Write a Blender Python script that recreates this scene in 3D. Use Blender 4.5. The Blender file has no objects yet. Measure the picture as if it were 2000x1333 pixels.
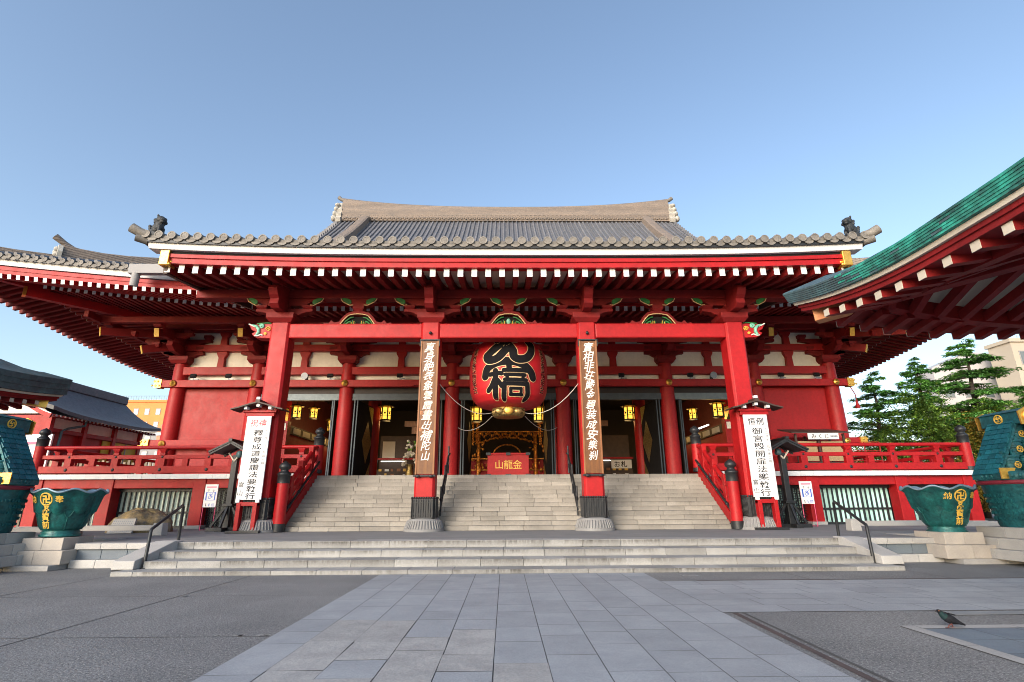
import bpy, bmesh, math, random
from mathutils import Vector, Matrix
R = math.radians
pi = math.pi
sin, cos = math.sin, math.cos
random.seed(7)
sc = bpy.context.scene
COL = sc.collection

# ------------------------------------------------------------------ camera
cam_d = bpy.data.cameras.new('camera')
cam_d.sensor_width = 36.0
cam_d.lens = 18.45
cam_d.clip_start = 0.05
cam_d.clip_end = 3000
cam = bpy.data.objects.new('camera', cam_d)
COL.objects.link(cam)
_th, _yw, _rl = R(17.2), R(0.85), R(0.33)
_fw = Vector((sin(_yw)*cos(_th), cos(_yw)*cos(_th), sin(_th)))
_r0 = Vector((cos(_yw), -sin(_yw), 0))
_u0 = _r0.cross(_fw)
_rt = _r0*cos(_rl) - _u0*sin(_rl)
_up = _u0*cos(_rl) + _r0*sin(_rl)
cam.matrix_world = Matrix(((_rt.x, _up.x, -_fw.x, 0), (_rt.y, _up.y, -_fw.y, 0), (_rt.z, _up.z, -_fw.z, 1.6), (0, 0, 0, 1)))
sc.camera = cam

# ------------------------------------------------------------------ sky, sun, exposure
SUN_AZ = R(212)          # compass bearing of the sun (0 = +Y, clockwise): low behind the viewer's left shoulder
SUN_EL = R(18)
w = bpy.data.worlds.new('World')
sc.world = w
w.use_nodes = True
wn = w.node_tree
bg = wn.nodes['Background']
sky = wn.nodes.new('ShaderNodeTexSky')
sky.sky_type = 'NISHITA'
sky.sun_disc = False
sky.sun_elevation = SUN_EL
sky.sun_rotation = SUN_AZ
sky.air_density = 1.0
sky.dust_density = 2.2
sky.ozone_density = 1.0
wn.links.new(sky.outputs[0], bg.inputs[0])
bg.inputs[1].default_value = 0.13
sun_d = bpy.data.lights.new('sun', 'SUN')
sun_d.energy = 1.05
sun_d.angle = R(32)
sun_d.color = (0.98, 0.98, 1.0)
sun = bpy.data.objects.new('sun', sun_d)
COL.objects.link(sun)
_sd = Vector((sin(SUN_AZ)*cos(SUN_EL), cos(SUN_AZ)*cos(SUN_EL), sin(SUN_EL)))
sun.rotation_euler = _sd.to_track_quat('Z', 'Y').to_euler()
sun.location = (-20, -20, 40)
sc.view_settings.view_transform = 'Standard'
sc.view_settings.look = 'None'
sc.view_settings.gamma = 1.0
sc.view_settings.use_curve_mapping = False
sc.view_settings.exposure = 1.33
sc.cycles.max_bounces = 6
sc.cycles.diffuse_bounces = 4
sc.cycles.glossy_bounces = 3
sc.cycles.sample_clamp_indirect = 4.0
sc.cycles.use_denoising = True
sc.cycles.filter_width = 1.0

# ------------------------------------------------------------------ materials
def mat(name, c1, c2=None, scale=2.0, rough=0.6, metal=0.0, bump=0.0, bscale=30.0, tk=0.5, fine=0.0, fscale=120.0,
        stretch=(1, 1, 1), speck=0.0, emit=None, estr=0.0, coat=0.0, stain=None, lines=None, spec=0.5, drip=0.0):
    m = bpy.data.materials.new(name)
    m.use_nodes = True
    nt = m.node_tree
    N, L = nt.nodes, nt.links
    b = N['Principled BSDF']
    geo = N.new('ShaderNodeNewGeometry')
    mp = N.new('ShaderNodeMapping')
    mp.inputs['Scale'].default_value = stretch
    L.new(geo.outputs['Position'], mp.inputs['Vector'])
    def noise(s, det=5.0, vec=None, rgh=0.6):
        n = N.new('ShaderNodeTexNoise')
        n.inputs['Scale'].default_value = s
        n.inputs['Detail'].default_value = det
        n.inputs['Roughness'].default_value = rgh
        L.new(vec or mp.outputs[0], n.inputs['Vector'])
        return n.outputs[0]
    def math_(op, a, bb, cl=False):
        n = N.new('ShaderNodeMath')
        n.operation = op
        n.use_clamp = cl
        for i, x in enumerate((a, bb)):
            if isinstance(x, (int, float)):
                n.inputs[i].default_value = x
            else:
                L.new(x, n.inputs[i])
        return n.outputs[0]
    def ramp(x, p0, p1):
        n = N.new('ShaderNodeMapRange')
        n.inputs[1].default_value = p0
        n.inputs[2].default_value = p1
        n.clamp = True
        L.new(x, n.inputs[0])
        return n.outputs[0]
    def mix(f, a, bb, mode='MIX'):
        n = N.new('ShaderNodeMix')
        n.data_type = 'RGBA'
        n.blend_type = mode
        if isinstance(f, (int, float)):
            n.inputs[0].default_value = f
        else:
            L.new(f, n.inputs[0])
        for i, x in ((6, a), (7, bb)):
            if isinstance(x, tuple):
                n.inputs[i].default_value = (*x, 1)
            else:
                L.new(x, n.inputs[i])
        return n.outputs[2]
    col = mix(ramp(noise(scale), 0.35, 0.65), tuple(c1), tuple(c2 or [x*0.8 for x in c1]))
    if fine:
        fn = ramp(noise(fscale, 2.0, geo.outputs['Position'], 0.7), 0.3, 0.7)
        k = math_('MULTIPLY_ADD', fn, 2*fine)
        N[-1].inputs[2].default_value = 1-fine
        vm = N.new('ShaderNodeVectorMath')
        vm.operation = 'SCALE'
        L.new(col, vm.inputs[0])
        L.new(k, vm.inputs['Scale'])
        col = vm.outputs[0]
    if speck:
        v = ramp(noise(fscale*1.7, 1.0, geo.outputs['Position'], 0.5), 0.60, 0.68)
        col = mix(math_('MULTIPLY', v, speck), col, (0.42, 0.41, 0.39))
        v2 = ramp(noise(fscale*1.3, 1.0, mp.outputs[0], 0.5), 0.40, 0.32)
        col = mix(math_('MULTIPLY', v2, speck), col, (0.03, 0.03, 0.032))
    if drip:
        mp2 = N.new('ShaderNodeMapping')
        mp2.inputs['Scale'].default_value = (1, 1, 0.09)
        L.new(geo.outputs['Position'], mp2.inputs['Vector'])
        dn = ramp(noise(7.0, 4.0, mp2.outputs[0]), 0.52, 0.8)
        col = mix(math_('MULTIPLY', dn, drip), col, tuple(x*0.45+0.01 for x in c1))
    if stain:
        z0, h, stk = stain
        sp = N.new('ShaderNodeSeparateXYZ')
        L.new(geo.outputs['Position'], sp.inputs[0])
        g = math_('FRACT', math_('DIVIDE', math_('SUBTRACT', sp.outputs[2], z0), h), 0)
        sn = N.new('ShaderNodeSeparateXYZ')
        L.new(geo.outputs['True Normal'], sn.inputs[0])
        front = math_('LESS_THAN', sn.outputs[1], -0.5)
        mp3 = N.new('ShaderNodeMapping')
        mp3.inputs['Scale'].default_value = (1, 1, 0.16)
        L.new(geo.outputs['Position'], mp3.inputs['Vector'])
        s1 = ramp(noise(16.0, 6.0, mp3.outputs[0], 0.75), 0.34, 0.56)
        s2 = ramp(noise(0.8, 2.0, geo.outputs['Position']), 0.3, 0.6)
        s = math_('MULTIPLY', math_('MULTIPLY', ramp(g, 0.25, 0.95), s1), math_('MULTIPLY', front, s2))
        col = mix(math_('MULTIPLY', s, stk), col, (0.055, 0.05, 0.04))
    if lines:
        ax, sp_, wd, dark = lines
        se = N.new('ShaderNodeSeparateXYZ')
        L.new(geo.outputs['Position'], se.inputs[0])
        fr = math_('FRACT', math_('DIVIDE', se.outputs[ax], sp_), 0)
        lm = math_('LESS_THAN', fr, wd)
        col = mix(math_('MULTIPLY', lm, dark), col, (0.01, 0.01, 0.01))
    at = N.new('ShaderNodeAttribute')
    at.attribute_name = 'tint'
    tv = math_('MULTIPLY_ADD', at.outputs['Fac'], 2*tk)
    N[-1].inputs[2].default_value = 1-tk
    sv = N.new('ShaderNodeVectorMath')
    sv.operation = 'SCALE'
    L.new(col, sv.inputs[0])
    L.new(tv, sv.inputs['Scale'])
    L.new(sv.outputs[0], b.inputs['Base Color'])
    b.inputs['Metallic'].default_value = metal
    b.inputs['Specular IOR Level'].default_value = spec
    rn = math_('MULTIPLY_ADD', noise(scale*3.1, 3.0), 0.25)
    N[-1].inputs[2].default_value = max(0.02, rough-0.12)
    L.new(rn, b.inputs['Roughness'])
    if coat:
        b.inputs['Coat Weight'].default_value = coat
        b.inputs['Coat Roughness'].default_value = 0.15
    if bump:
        bn = N.new('ShaderNodeBump')
        bn.inputs['Strength'].default_value = bump
        bn.inputs['Distance'].default_value = 0.02
        L.new(noise(bscale, 4.0, geo.outputs['Position']), bn.inputs['Height'])
        L.new(bn.outputs[0], b.inputs['Normal'])
    if emit:
        b.inputs['Emission Color'].default_value = (*emit, 1)
        b.inputs['Emission Strength'].default_value = estr
    return m

RED = mat('vermilion_paint', (0.385, 0.009, 0.012), (0.31, 0.007, 0.010), 0.9, 0.48, bump=0.08, bscale=18, fine=0.12, fscale=7, drip=0.3, spec=0.3)
RED2 = mat('shaded_hall_red', (0.35, 0.012, 0.014), (0.29, 0.010, 0.012), 0.8, 0.5, bump=0.08, bscale=18, fine=0.13, fscale=7, drip=0.3, spec=0.3)  # the porch vermilion with the hall's dimmer light put into its colour
RED3 = mat('shaded_eave_red', (0.205, 0.011, 0.012), (0.145, 0.008, 0.009), 1.5, 0.6, spec=0.25, bump=0.05, fine=0.1, fscale=8)  # same red paint, darkened to carry the shade under the eaves
SOFFIT = mat('eave_board', (0.12, 0.015, 0.015), (0.085, 0.011, 0.011), 2.0, 0.7)  # red boards, eave shade deepened in their colour
CREAM = mat('cream_board', (0.55, 0.50, 0.42), (0.46, 0.41, 0.34), 1.0, 0.75)
PLASTER = mat('plaster', (0.82, 0.80, 0.74), (0.76, 0.74, 0.68), 0.8, 0.85, bump=0.03, fine=0.05, fscale=4, drip=0.12)
WHITE = mat('white_paint', (0.72, 0.74, 0.76), (0.64, 0.66, 0.68), 1.5, 0.55, drip=0.08)
BOARD = mat('white_signboard', (0.70, 0.71, 0.73), (0.65, 0.66, 0.68), 1.5, 0.45, drip=0.03)
GOLD = mat('gilt_metal', (0.85, 0.50, 0.11), (0.70, 0.38, 0.07), 6, 0.36, 0.85, bump=0.25, bscale=22)
GOLDP = mat('gold_paint', (0.72, 0.46, 0.07), (0.60, 0.36, 0.05), 9, 0.5)
BLACK = mat('black_lacquer', (0.012, 0.011, 0.012), (0.016, 0.015, 0.015), 2, 0.8, spec=0.1)
IRON = mat('dark_iron', (0.022, 0.024, 0.028), (0.03, 0.033, 0.037), 5, 0.45, 0.4, bump=0.2, bscale=30)
STEEL = mat('grey_metal', (0.26, 0.28, 0.31), (0.2, 0.22, 0.25), 3, 0.5, 0.5)
TILE = mat('roof_tile', (0.155, 0.16, 0.178), (0.10, 0.105, 0.12), 3.5, 0.55, bump=0.2, bscale=18, fine=0.2, fscale=6)
TILEE = mat('eave_tile', (0.205, 0.19, 0.17), (0.13, 0.122, 0.112), 4.0, 0.65, bump=0.25, bscale=25, fine=0.2, fscale=18)
RIDGE = mat('ridge_tile', (0.25, 0.20, 0.165), (0.18, 0.155, 0.138), 1.2, 0.75, bump=0.3, bscale=25, fine=0.25, fscale=10, stretch=(0.6, 0.6, 6), lines=(2, 0.135, 0.3, 0.55))
ONI = mat('ridge_end_stone', (0.44, 0.43, 0.39), (0.33, 0.32, 0.3), 2.5, 0.75, bump=0.3)
GRAN = mat('granite', (0.38, 0.375, 0.365), (0.31, 0.308, 0.302), 1.2, 0.75, bump=0.12, bscale=60, fine=0.16, fscale=70, tk=0.35)
GRANS = mat('granite_step_low', (0.285, 0.286, 0.28), (0.225, 0.226, 0.222), 1.2, 0.75, bump=0.12, bscale=60, fine=0.16, fscale=60, tk=0.3, stain=(-0.069, 0.1705, 0.95))
GRANU = mat('granite_step_high', (0.29, 0.27, 0.24), (0.23, 0.215, 0.19), 0.9, 0.75, bump=0.12, bscale=60, fine=0.14, fscale=50, tk=0.3, stain=(0.623, 0.16977, 0.4))
PEDE = mat('warm_granite', (0.42, 0.38, 0.335), (0.34, 0.315, 0.285), 1.6, 0.8, bump=0.12, bscale=50, fine=0.12, fscale=60, tk=0.3)
PAVE = mat('paving_granite', (0.29, 0.312, 0.335), (0.245, 0.265, 0.288), 1.4, 0.7, bump=0.1, bscale=70, fine=0.22, fscale=85, tk=0.4)
PAVEC = mat('paving_granite_pale', (0.33, 0.33, 0.325), (0.26, 0.262, 0.262), 2.6, 0.8, bump=0.35, bscale=14, fine=0.2, fscale=70, tk=0.35)
PAVEB = mat('paving_blue_slab', (0.15, 0.185, 0.215), (0.125, 0.155, 0.19), 1.5, 0.65, fine=0.15, fscale=80)
ASPH = mat('asphalt', (0.185, 0.189, 0.192), (0.125, 0.129, 0.134), 0.45, 0.85, bump=0.5, bscale=45, fine=0.45, fscale=30, speck=0.75)
CONC = mat('terrace_concrete', (0.20, 0.205, 0.21), (0.165, 0.17, 0.175), 0.8, 0.8, bump=0.15, bscale=60, fine=0.12, fscale=50)
GROUT = mat('grout', (0.075, 0.075, 0.075), None, 3, 0.9)
DRAIN = mat('drain_strip', (0.085, 0.062, 0.058), (0.06, 0.045, 0.045), 3, 0.8, fine=0.2, fscale=60)
COPPER = mat('copper_patina', (0.030, 0.34, 0.26), (0.018, 0.06, 0.058), 3.0, 0.6, bump=0.15, fine=0.35, fscale=5, stretch=(1.2, 0.7, 1.6), tk=0.45)
COPPERD = mat('copper_dark', (0.065, 0.13, 0.145), (0.055, 0.085, 0.095), 2.0, 0.55, 0.2, fine=0.25, fscale=7)
TEAL = mat('teal_bronze', (0.012, 0.125, 0.145), (0.009, 0.075, 0.09), 3.5, 0.5, 0.15, bump=0.35, bscale=14, fine=0.3, fscale=11)
TEALB = mat('teal_bronze_bowl', (0.012, 0.13, 0.125), (0.009, 0.066, 0.07), 4.5, 0.42, 0.25, bump=0.4, bscale=12, fine=0.3, fscale=12)
TEALR = mat('teal_shingle', (0.013, 0.145, 0.185), (0.01, 0.105, 0.14), 3.0, 0.5, 0.1, bump=0.2, fine=0.2, fscale=12)
RIMB = mat('pale_blue_rim', (0.22, 0.33, 0.42), None, 4, 0.4, 0.3)
WOOD = mat('plaque_wood', (0.175, 0.066, 0.013), (0.11, 0.038, 0.010), 2.5, 0.5, bump=0.15, stretch=(6, 6, 0.5), fine=0.12, fscale=10)
WOODL = mat('plaque_frame_wood', (0.27, 0.105, 0.032), (0.21, 0.08, 0.026), 3, 0.5, stretch=(6, 6, 0.6))
WOODD = mat('dark_wood', (0.06, 0.035, 0.025), (0.04, 0.025, 0.02), 4, 0.6)
CARVE = mat('carved_orange_wood', (0.55, 0.22, 0.08), (0.42, 0.15, 0.05), 9, 0.55, bump=0.5, bscale=14)
LINT = mat('lintel_metal', (0.13, 0.165, 0.185), (0.10, 0.13, 0.15), 3, 0.5, 0.3)
DSTEEL = mat('door_edge_metal', (0.055, 0.07, 0.085), (0.04, 0.052, 0.066), 3, 0.5, 0.4)
FLUTE = mat('fluted_granite', (0.235, 0.235, 0.235), (0.185, 0.185, 0.187), 2.0, 0.8, bump=0.12, bscale=50, fine=0.15, fscale=50)
LANT = mat('lantern_paper', (0.46, 0.006, 0.012), (0.39, 0.005, 0.010), 1.5, 0.55, fine=0.06, fscale=12)
INK = mat('black_ink', (0.010, 0.010, 0.012), None, 5, 0.85, spec=0.1)
INKR = mat('red_ink', (0.55, 0.02, 0.05), None, 5, 0.5)
WHITEL = mat('white_lettering', (0.78, 0.77, 0.72), (0.62, 0.60, 0.56), 14, 0.6)
GLINE = mat('gold_outline', (0.72, 0.50, 0.26), None, 6, 0.5)
GREENP = mat('green_paint', (0.02, 0.20, 0.05), (0.015, 0.12, 0.03), 8, 0.5)
MINT = mat('mint_paint', (0.22, 0.52, 0.38), (0.10, 0.38, 0.30), 9, 0.5)
BLUE = mat('sign_blue', (0.012, 0.10, 0.55), None, 5, 0.4)
PINK = mat('sign_pink', (0.75, 0.10, 0.22), None, 5, 0.5)
CURT = mat('curtain_green', (0.66, 0.76, 0.66), (0.50, 0.62, 0.54), 2.2, 0.8, stretch=(5, 5, 0.25), tk=0.5)
CURTR = mat('curtain_aqua', (0.52, 0.80, 0.74), (0.38, 0.64, 0.60), 2.2, 0.8, stretch=(5, 5, 0.25), tk=0.5)
GLOW = mat('lantern_glow', (0.8, 0.45, 0.10), None, 3, 0.6, emit=(1.0, 0.52, 0.06), estr=0.8)
TUBE = mat('fluorescent_tube', (0.8, 0.8, 0.8), None, 3, 0.6, emit=(1.0, 0.95, 0.85), estr=2.2)
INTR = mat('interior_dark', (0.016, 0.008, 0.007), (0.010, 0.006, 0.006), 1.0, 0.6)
LEAF = mat('cedar_needles', (0.13, 0.30, 0.055), (0.07, 0.21, 0.05), 0.5, 0.75, tk=0.75, spec=0.2)
LEAFB = mat('bush_leaves', (0.18, 0.29, 0.045), (0.09, 0.20, 0.04), 0.8, 0.75, tk=0.7, spec=0.2)
LEAFY = mat('autumn_leaves', (0.20, 0.15, 0.02), (0.12, 0.09, 0.02), 0.8, 0.75, tk=0.7, spec=0.2)
BARK = mat('bark', (0.055, 0.042, 0.035), (0.035, 0.028, 0.024), 5, 0.9, bump=0.5, bscale=10)
ROCK = mat('mossy_rock', (0.34, 0.24, 0.10), (0.13, 0.115, 0.10), 2.6, 0.9, bump=0.9, bscale=6, fine=0.35, fscale=9)
SUNWALL = mat('sunrise_tinted_wall', (0.72, 0.27, 0.08), (0.64, 0.235, 0.07), 0.3, 0.8)  # beige wall with orange sunrise light put into its colour
PINKW = mat('pinkish_or_sunrise_tinted_wall', (0.52, 0.25, 0.16), (0.47, 0.22, 0.14), 0.3, 0.8)
GREYW = mat('hotel_shade_grey', (0.30, 0.30, 0.31), (0.26, 0.26, 0.275), 0.2, 0.8)
BEIGE = mat('beige_wall', (0.46, 0.41, 0.33), (0.42, 0.37, 0.30), 0.2, 0.85)
PALEW = mat('pale_grey_wall', (0.47, 0.46, 0.46), (0.42, 0.42, 0.43), 0.15, 0.85)
GLASS = mat('window_glass', (0.10, 0.13, 0.15), (0.2, 0.22, 0.22), 0.4, 0.2)
PANE = mat('pale_window', (0.55, 0.52, 0.45), (0.35, 0.36, 0.36), 0.6, 0.3)
YEL = mat('yellow_door', (0.55, 0.42, 0.03), (0.45, 0.35, 0.03), 2, 0.6)
SLATE = mat('slate_roof', (0.095, 0.10, 0.108), (0.07, 0.075, 0.08), 2, 0.6, fine=0.2, fscale=6)
BAMB = mat('weathered_stakes', (0.30, 0.235, 0.17), (0.2, 0.155, 0.12), 5, 0.8, stretch=(4, 4, 0.5))
WICK = mat('woven_blind', (0.42, 0.30, 0.16), (0.28, 0.19, 0.10), 14, 0.8, stretch=(1, 1, 4))
PIG = mat('pigeon_dark', (0.020, 0.022, 0.027), (0.012, 0.013, 0.017), 22, 0.85, spec=0.08)
PIGN = mat('pigeon_neck', (0.010, 0.040, 0.034), (0.012, 0.02, 0.03), 22, 0.6, spec=0.2)
PIGF = mat('pigeon_foot', (0.13, 0.035, 0.03), None, 9, 0.6)
LION = mat('lion_bronze', (0.085, 0.095, 0.105), (0.04, 0.047, 0.055), 8, 0.6, 0.2, bump=0.7, bscale=14)
ROPE = mat('white_rope', (0.6, 0.58, 0.54), None, 9, 0.8)
BRASS = mat('aged_brass', (0.50, 0.36, 0.13), (0.2, 0.14, 0.06), 12, 0.42, 0.8, bump=0.6, bscale=10)
ALTAR = mat('altar_gilding', (0.75, 0.33, 0.05), (0.25, 0.06, 0.02), 7, 0.4, 0.6, bump=0.8, bscale=9, fine=0.5, fscale=6)

# ------------------------------------------------------------------ mesh builder
class MB:
    def __init__(s):
        s.v, s.f, s.m, s.t, s.s = [], [], [], [], []
    def add(s, vs, fs, mi=0, tint=0.5, smooth=False):
        k = len(s.v)
        s.v += [tuple(v) for v in vs]
        for f in fs:
            s.f.append([i+k for i in f])
            s.m.append(mi)
            s.t.append(tint)
            s.s.append(smooth)
        return s
    def box(s, x0, x1, y0, y1, z0, z1, mi=0, tint=0.5):
        return s.add([(x0, y0, z0), (x1, y0, z0), (x1, y1, z0), (x0, y1, z0), (x0, y0, z1), (x1, y0, z1), (x1, y1, z1), (x0, y1, z1)],
                     [(0, 3, 2, 1), (4, 5, 6, 7), (0, 1, 5, 4), (1, 2, 6, 5), (2, 3, 7, 6), (3, 0, 4, 7)], mi, tint)
    def cbox(s, c, d, mi=0, tint=0.5):
        return s.box(c[0]-d[0]/2, c[0]+d[0]/2, c[1]-d[1]/2, c[1]+d[1]/2, c[2]-d[2]/2, c[2]+d[2]/2, mi, tint)
    def frus(s, cx, cy, z0, z1, a0, b0, a1, b1, mi=0, tint=0.5):      # box with different bottom (a0 x b0) and top (a1 x b1) half sizes
        q = [(-1, -1), (1, -1), (1, 1), (-1, 1)]
        return s.add([(cx+i*a0, cy+j*b0, z0) for i, j in q] + [(cx+i*a1, cy+j*b1, z1) for i, j in q],
                     [(0, 3, 2, 1), (4, 5, 6, 7), (0, 1, 5, 4), (1, 2, 6, 5), (2, 3, 7, 6), (3, 0, 4, 7)], mi, tint)
    def bar(s, p0, p1, wd, ht, mi=0, up=(0, 0, 1), tint=0.5, w1=None, h1=None):
        p0, p1, up = Vector(p0), Vector(p1), Vector(up)
        d = (p1-p0).normalized()
        x = d.cross(up).normalized()
        y = x.cross(d)
        w1 = wd if w1 is None else w1
        h1 = ht if h1 is None else h1
        vs = [p0+x*(i*wd/2)+y*(j*ht/2) for i, j in ((-1, -1), (1, -1), (1, 1), (-1, 1))] + [p1+x*(i*w1/2)+y*(j*h1/2) for i, j in ((-1, -1), (1, -1), (1, 1), (-1, 1))]
        return s.add(vs, [(0, 3, 2, 1), (4, 5, 6, 7), (0, 1, 5, 4), (1, 2, 6, 5), (2, 3, 7, 6), (3, 0, 4, 7)], mi, tint)
    def tube(s, path, r, n=8, mi=0, tint=0.5, smooth=True, cap=True):
        path = [Vector(p) for p in path]
        rs = r if isinstance(r, (list, tuple)) else [r]*len(path)
        vs, fs = [], []
        ref = None
        for i, p in enumerate(path):
            a = path[max(0, i-1)]
            b = path[min(len(path)-1, i+1)]
            d = (b-a).normalized()
            if ref is None:
                ref = d.cross(Vector((0, 0, 1)))
                if ref.length < 1e-3:
                    ref = d.cross(Vector((1, 0, 0)))
            x = (ref - d*ref.dot(d)).normalized()
            ref = x
            y = d.cross(x)
            for k in range(n):
                t = 2*pi*k/n
                vs.append(p + (x*cos(t)+y*sin(t))*rs[i])
        for i in range(len(path)-1):
            for k in range(n):
                fs.append((i*n+k, i*n+(k+1) % n, (i+1)*n+(k+1) % n, (i+1)*n+k))
        s.add(vs, fs, mi, tint, smooth)
        if cap:
            e = (len(path)-1)*n
            s.add(vs[:n], [tuple(range(n-1, -1, -1))], mi, tint)
            s.add(vs[e:e+n], [tuple(range(n))], mi, tint)
        return s
    def lathe(s, c, prof, n=24, mi=0, tint=0.5, smooth=True, caps=True):
        vs, fs = [], []
        for r, z in prof:
            for k in range(n):
                t = 2*pi*k/n
                vs.append((c[0]+r*cos(t), c[1]+r*sin(t), c[2]+z))
        for i in range(len(prof)-1):
            for k in range(n):
                fs.append((i*n+k, i*n+(k+1) % n, (i+1)*n+(k+1) % n, (i+1)*n+k))
        s.add(vs, fs, mi, tint, smooth)
        if caps:
            e = (len(prof)-1)*n
            s.add(vs[:n], [tuple(range(n-1, -1, -1))], mi, tint)
            s.add(vs[e:], [tuple(range(n))], mi, tint)
        return s
    def prism(s, poly, o, ux, uy, un, d0, d1, mi=0, tint=0.5):        # 2D outline in the plane (ux, uy) at o, thickness along un
        o, ux, uy, un = Vector(o), Vector(ux), Vector(uy), Vector(un)
        n = len(poly)
        a = [o+ux*p[0]+uy*p[1]+un*d0 for p in poly]
        b = [o+ux*p[0]+uy*p[1]+un*d1 for p in poly]
        return s.add(a+b, [tuple(range(n))[::-1], tuple(range(n, 2*n))] + [(i, (i+1) % n, n+(i+1) % n, n+i) for i in range(n)], mi, tint)
    def ball(s, c, r, n=10, mi=0, tint=0.5, rot=None):
        r = r if isinstance(r, (tuple, list)) else (r, r, r)
        vs, fs = [], []
        h = max(4, n//2+1)
        for i in range(h+1):
            a = pi*i/h
            for k in range(n):
                t = 2*pi*k/n
                p = Vector((r[0]*sin(a)*cos(t), r[1]*sin(a)*sin(t), r[2]*cos(a)))
                if rot:
                    p = rot @ p
                vs.append(p+Vector(c))
        for i in range(h):
            for k in range(n):
                fs.append((i*n+k, (i+1)*n+k, (i+1)*n+(k+1) % n, i*n+(k+1) % n))
        return s.add(vs, fs, mi, tint, True)
    def grid(s, pts, mi=0, tint=0.5, smooth=True):                     # rows of points
        n = len(pts[0])
        vs = [p for r in pts for p in r]
        fs = [(i*n+j, i*n+j+1, (i+1)*n+j+1, (i+1)*n+j) for i in range(len(pts)-1) for j in range(n-1)]
        return s.add(vs, fs, mi, tint, smooth)
    def text(s, chars, o, ux, uy, size, mi=0, off=0.0, lift=0.004, pitch=None, vert=True, sx=1.0, jit=0.0, shear=0.0):
        o, ux, uy = Vector(o), Vector(ux), Vector(uy)
        un = ux.cross(uy)
        pitch = pitch or size
        rr = random.Random(5)
        for i, ch in enumerate(chars):
            if ch == ' ':
                continue
            vs, fs = glyph(ch, off)
            a = rr.uniform(-jit, jit)
            k = 1+rr.uniform(-jit, jit)*0.8
            cx, cy = (0, -i*pitch) if vert else (i*pitch, 0)
            out = []
            for x, y in vs:
                x, y = (x-0.5)*size*sx*k, (y-0.38)*size*k
                x += shear*y
                x, y = x*cos(a)-y*sin(a), x*sin(a)+y*cos(a)
                out.append(o+ux*(cx+x)+uy*(cy+y)+un*lift)
            s.add(out, fs, mi)
        return s
    def build(s, name, mats, parent=None, bevel=0.0):
        mats = mats if isinstance(mats, (list, tuple)) else [mats]
        off = Vector((0, 0, 0))
        p = parent
        while p is not None:
            off += p.location
            p = p.parent
        me = bpy.data.meshes.new(name)
        me.from_pydata([tuple(Vector(v)-off) for v in s.v], [], s.f)
        for m in mats:
            me.materials.append(m)
        me.polygons.foreach_set('material_index', s.m)
        me.polygons.foreach_set('use_smooth', s.s)
        at = me.attributes.new('tint', 'FLOAT', 'FACE')
        at.data.foreach_set('value', s.t)
        me.update()
        ob = bpy.data.objects.new(name, me)
        COL.objects.link(ob)
        if parent is not None:
            ob.parent = parent
        if bevel:
            bv = ob.modifiers.new('bevel', 'BEVEL')
            bv.width = bevel
            bv.segments = 2
            bv.limit_method = 'ANGLE'
            bv.angle_limit = R(40)
        return ob

_G = {}
def glyph(ch, off=0.0):
    key = (ch, off)
    if key not in _G:
        c = bpy.data.curves.new('lettering', 'FONT')
        c.body = ch
        c.size = 1
        c.offset = off
        c.resolution_u = 3
        o = bpy.data.objects.new('lettering', c)
        m = bpy.data.meshes.new_from_object(o)
        _G[key] = ([(v.co.x, v.co.y) for v in m.vertices], [tuple(p.vertices) for p in m.polygons])
        bpy.data.objects.remove(o)
        bpy.data.curves.remove(c)
        bpy.data.meshes.remove(m)
    return _G[key]

def glyph_fine(ch, off, maxlen):
    """one letter cut into small faces so that it can lie on a curved surface"""
    vs, fs = glyph(ch, off)
    bm = bmesh.new()
    bv = [bm.verts.new((x, y, 0)) for x, y in vs]
    for f in fs:
        try:
            bm.faces.new([bv[i] for i in f])
        except ValueError:
            pass
    bmesh.ops.remove_doubles(bm, verts=bm.verts, dist=1e-5)
    for _ in range(4):
        e = [e for e in bm.edges if e.calc_length() > maxlen]
        if not e:
            break
        bmesh.ops.subdivide_edges(bm, edges=e, cuts=1)
    bmesh.ops.triangulate(bm, faces=bm.faces)
    bm.verts.index_update()
    out = [(v.co.x, v.co.y) for v in bm.verts], [tuple(v.index for v in f.verts) for f in bm.faces]
    bm.free()
    return out

def thing(name, label, cat, loc=(0, 0, 0), group=None, rz=0):
    o = bpy.data.objects.new(name, None)
    o.empty_display_size = 0.3
    COL.objects.link(o)
    o.location = loc
    o.rotation_euler = (0, 0, rz)
    return tag(o, label, cat, group)

def tag(o, label, cat, group=None):
    o['label'] = label
    o['category'] = cat
    if group:
        o['group'] = group
    return o

def struct(o):
    o['kind'] = 'structure'
    return o

def dup(root, loc, label, rz=None, mirror=False):
    def cp(o, par):
        c = o.copy()
        COL.objects.link(c)
        if par is not None:
            c.parent = par
        for ch in list(o.children):
            cp(ch, c)
        return c
    kids = list(root.children)
    r = root.copy()
    COL.objects.link(r)
    for ch in kids:
        cp(ch, r)
    r.location = loc
    if rz is not None:
        r.rotation_euler = (0, 0, rz)
    if mirror:
        r.scale = (-1, 1, 1)
    r['label'] = label
    return r

X_, Y_, Z_ = Vector((1, 0, 0)), Vector((0, 1, 0)), Vector((0, 0, 1))
AX = 0.17                                   # the temple's axis
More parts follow.
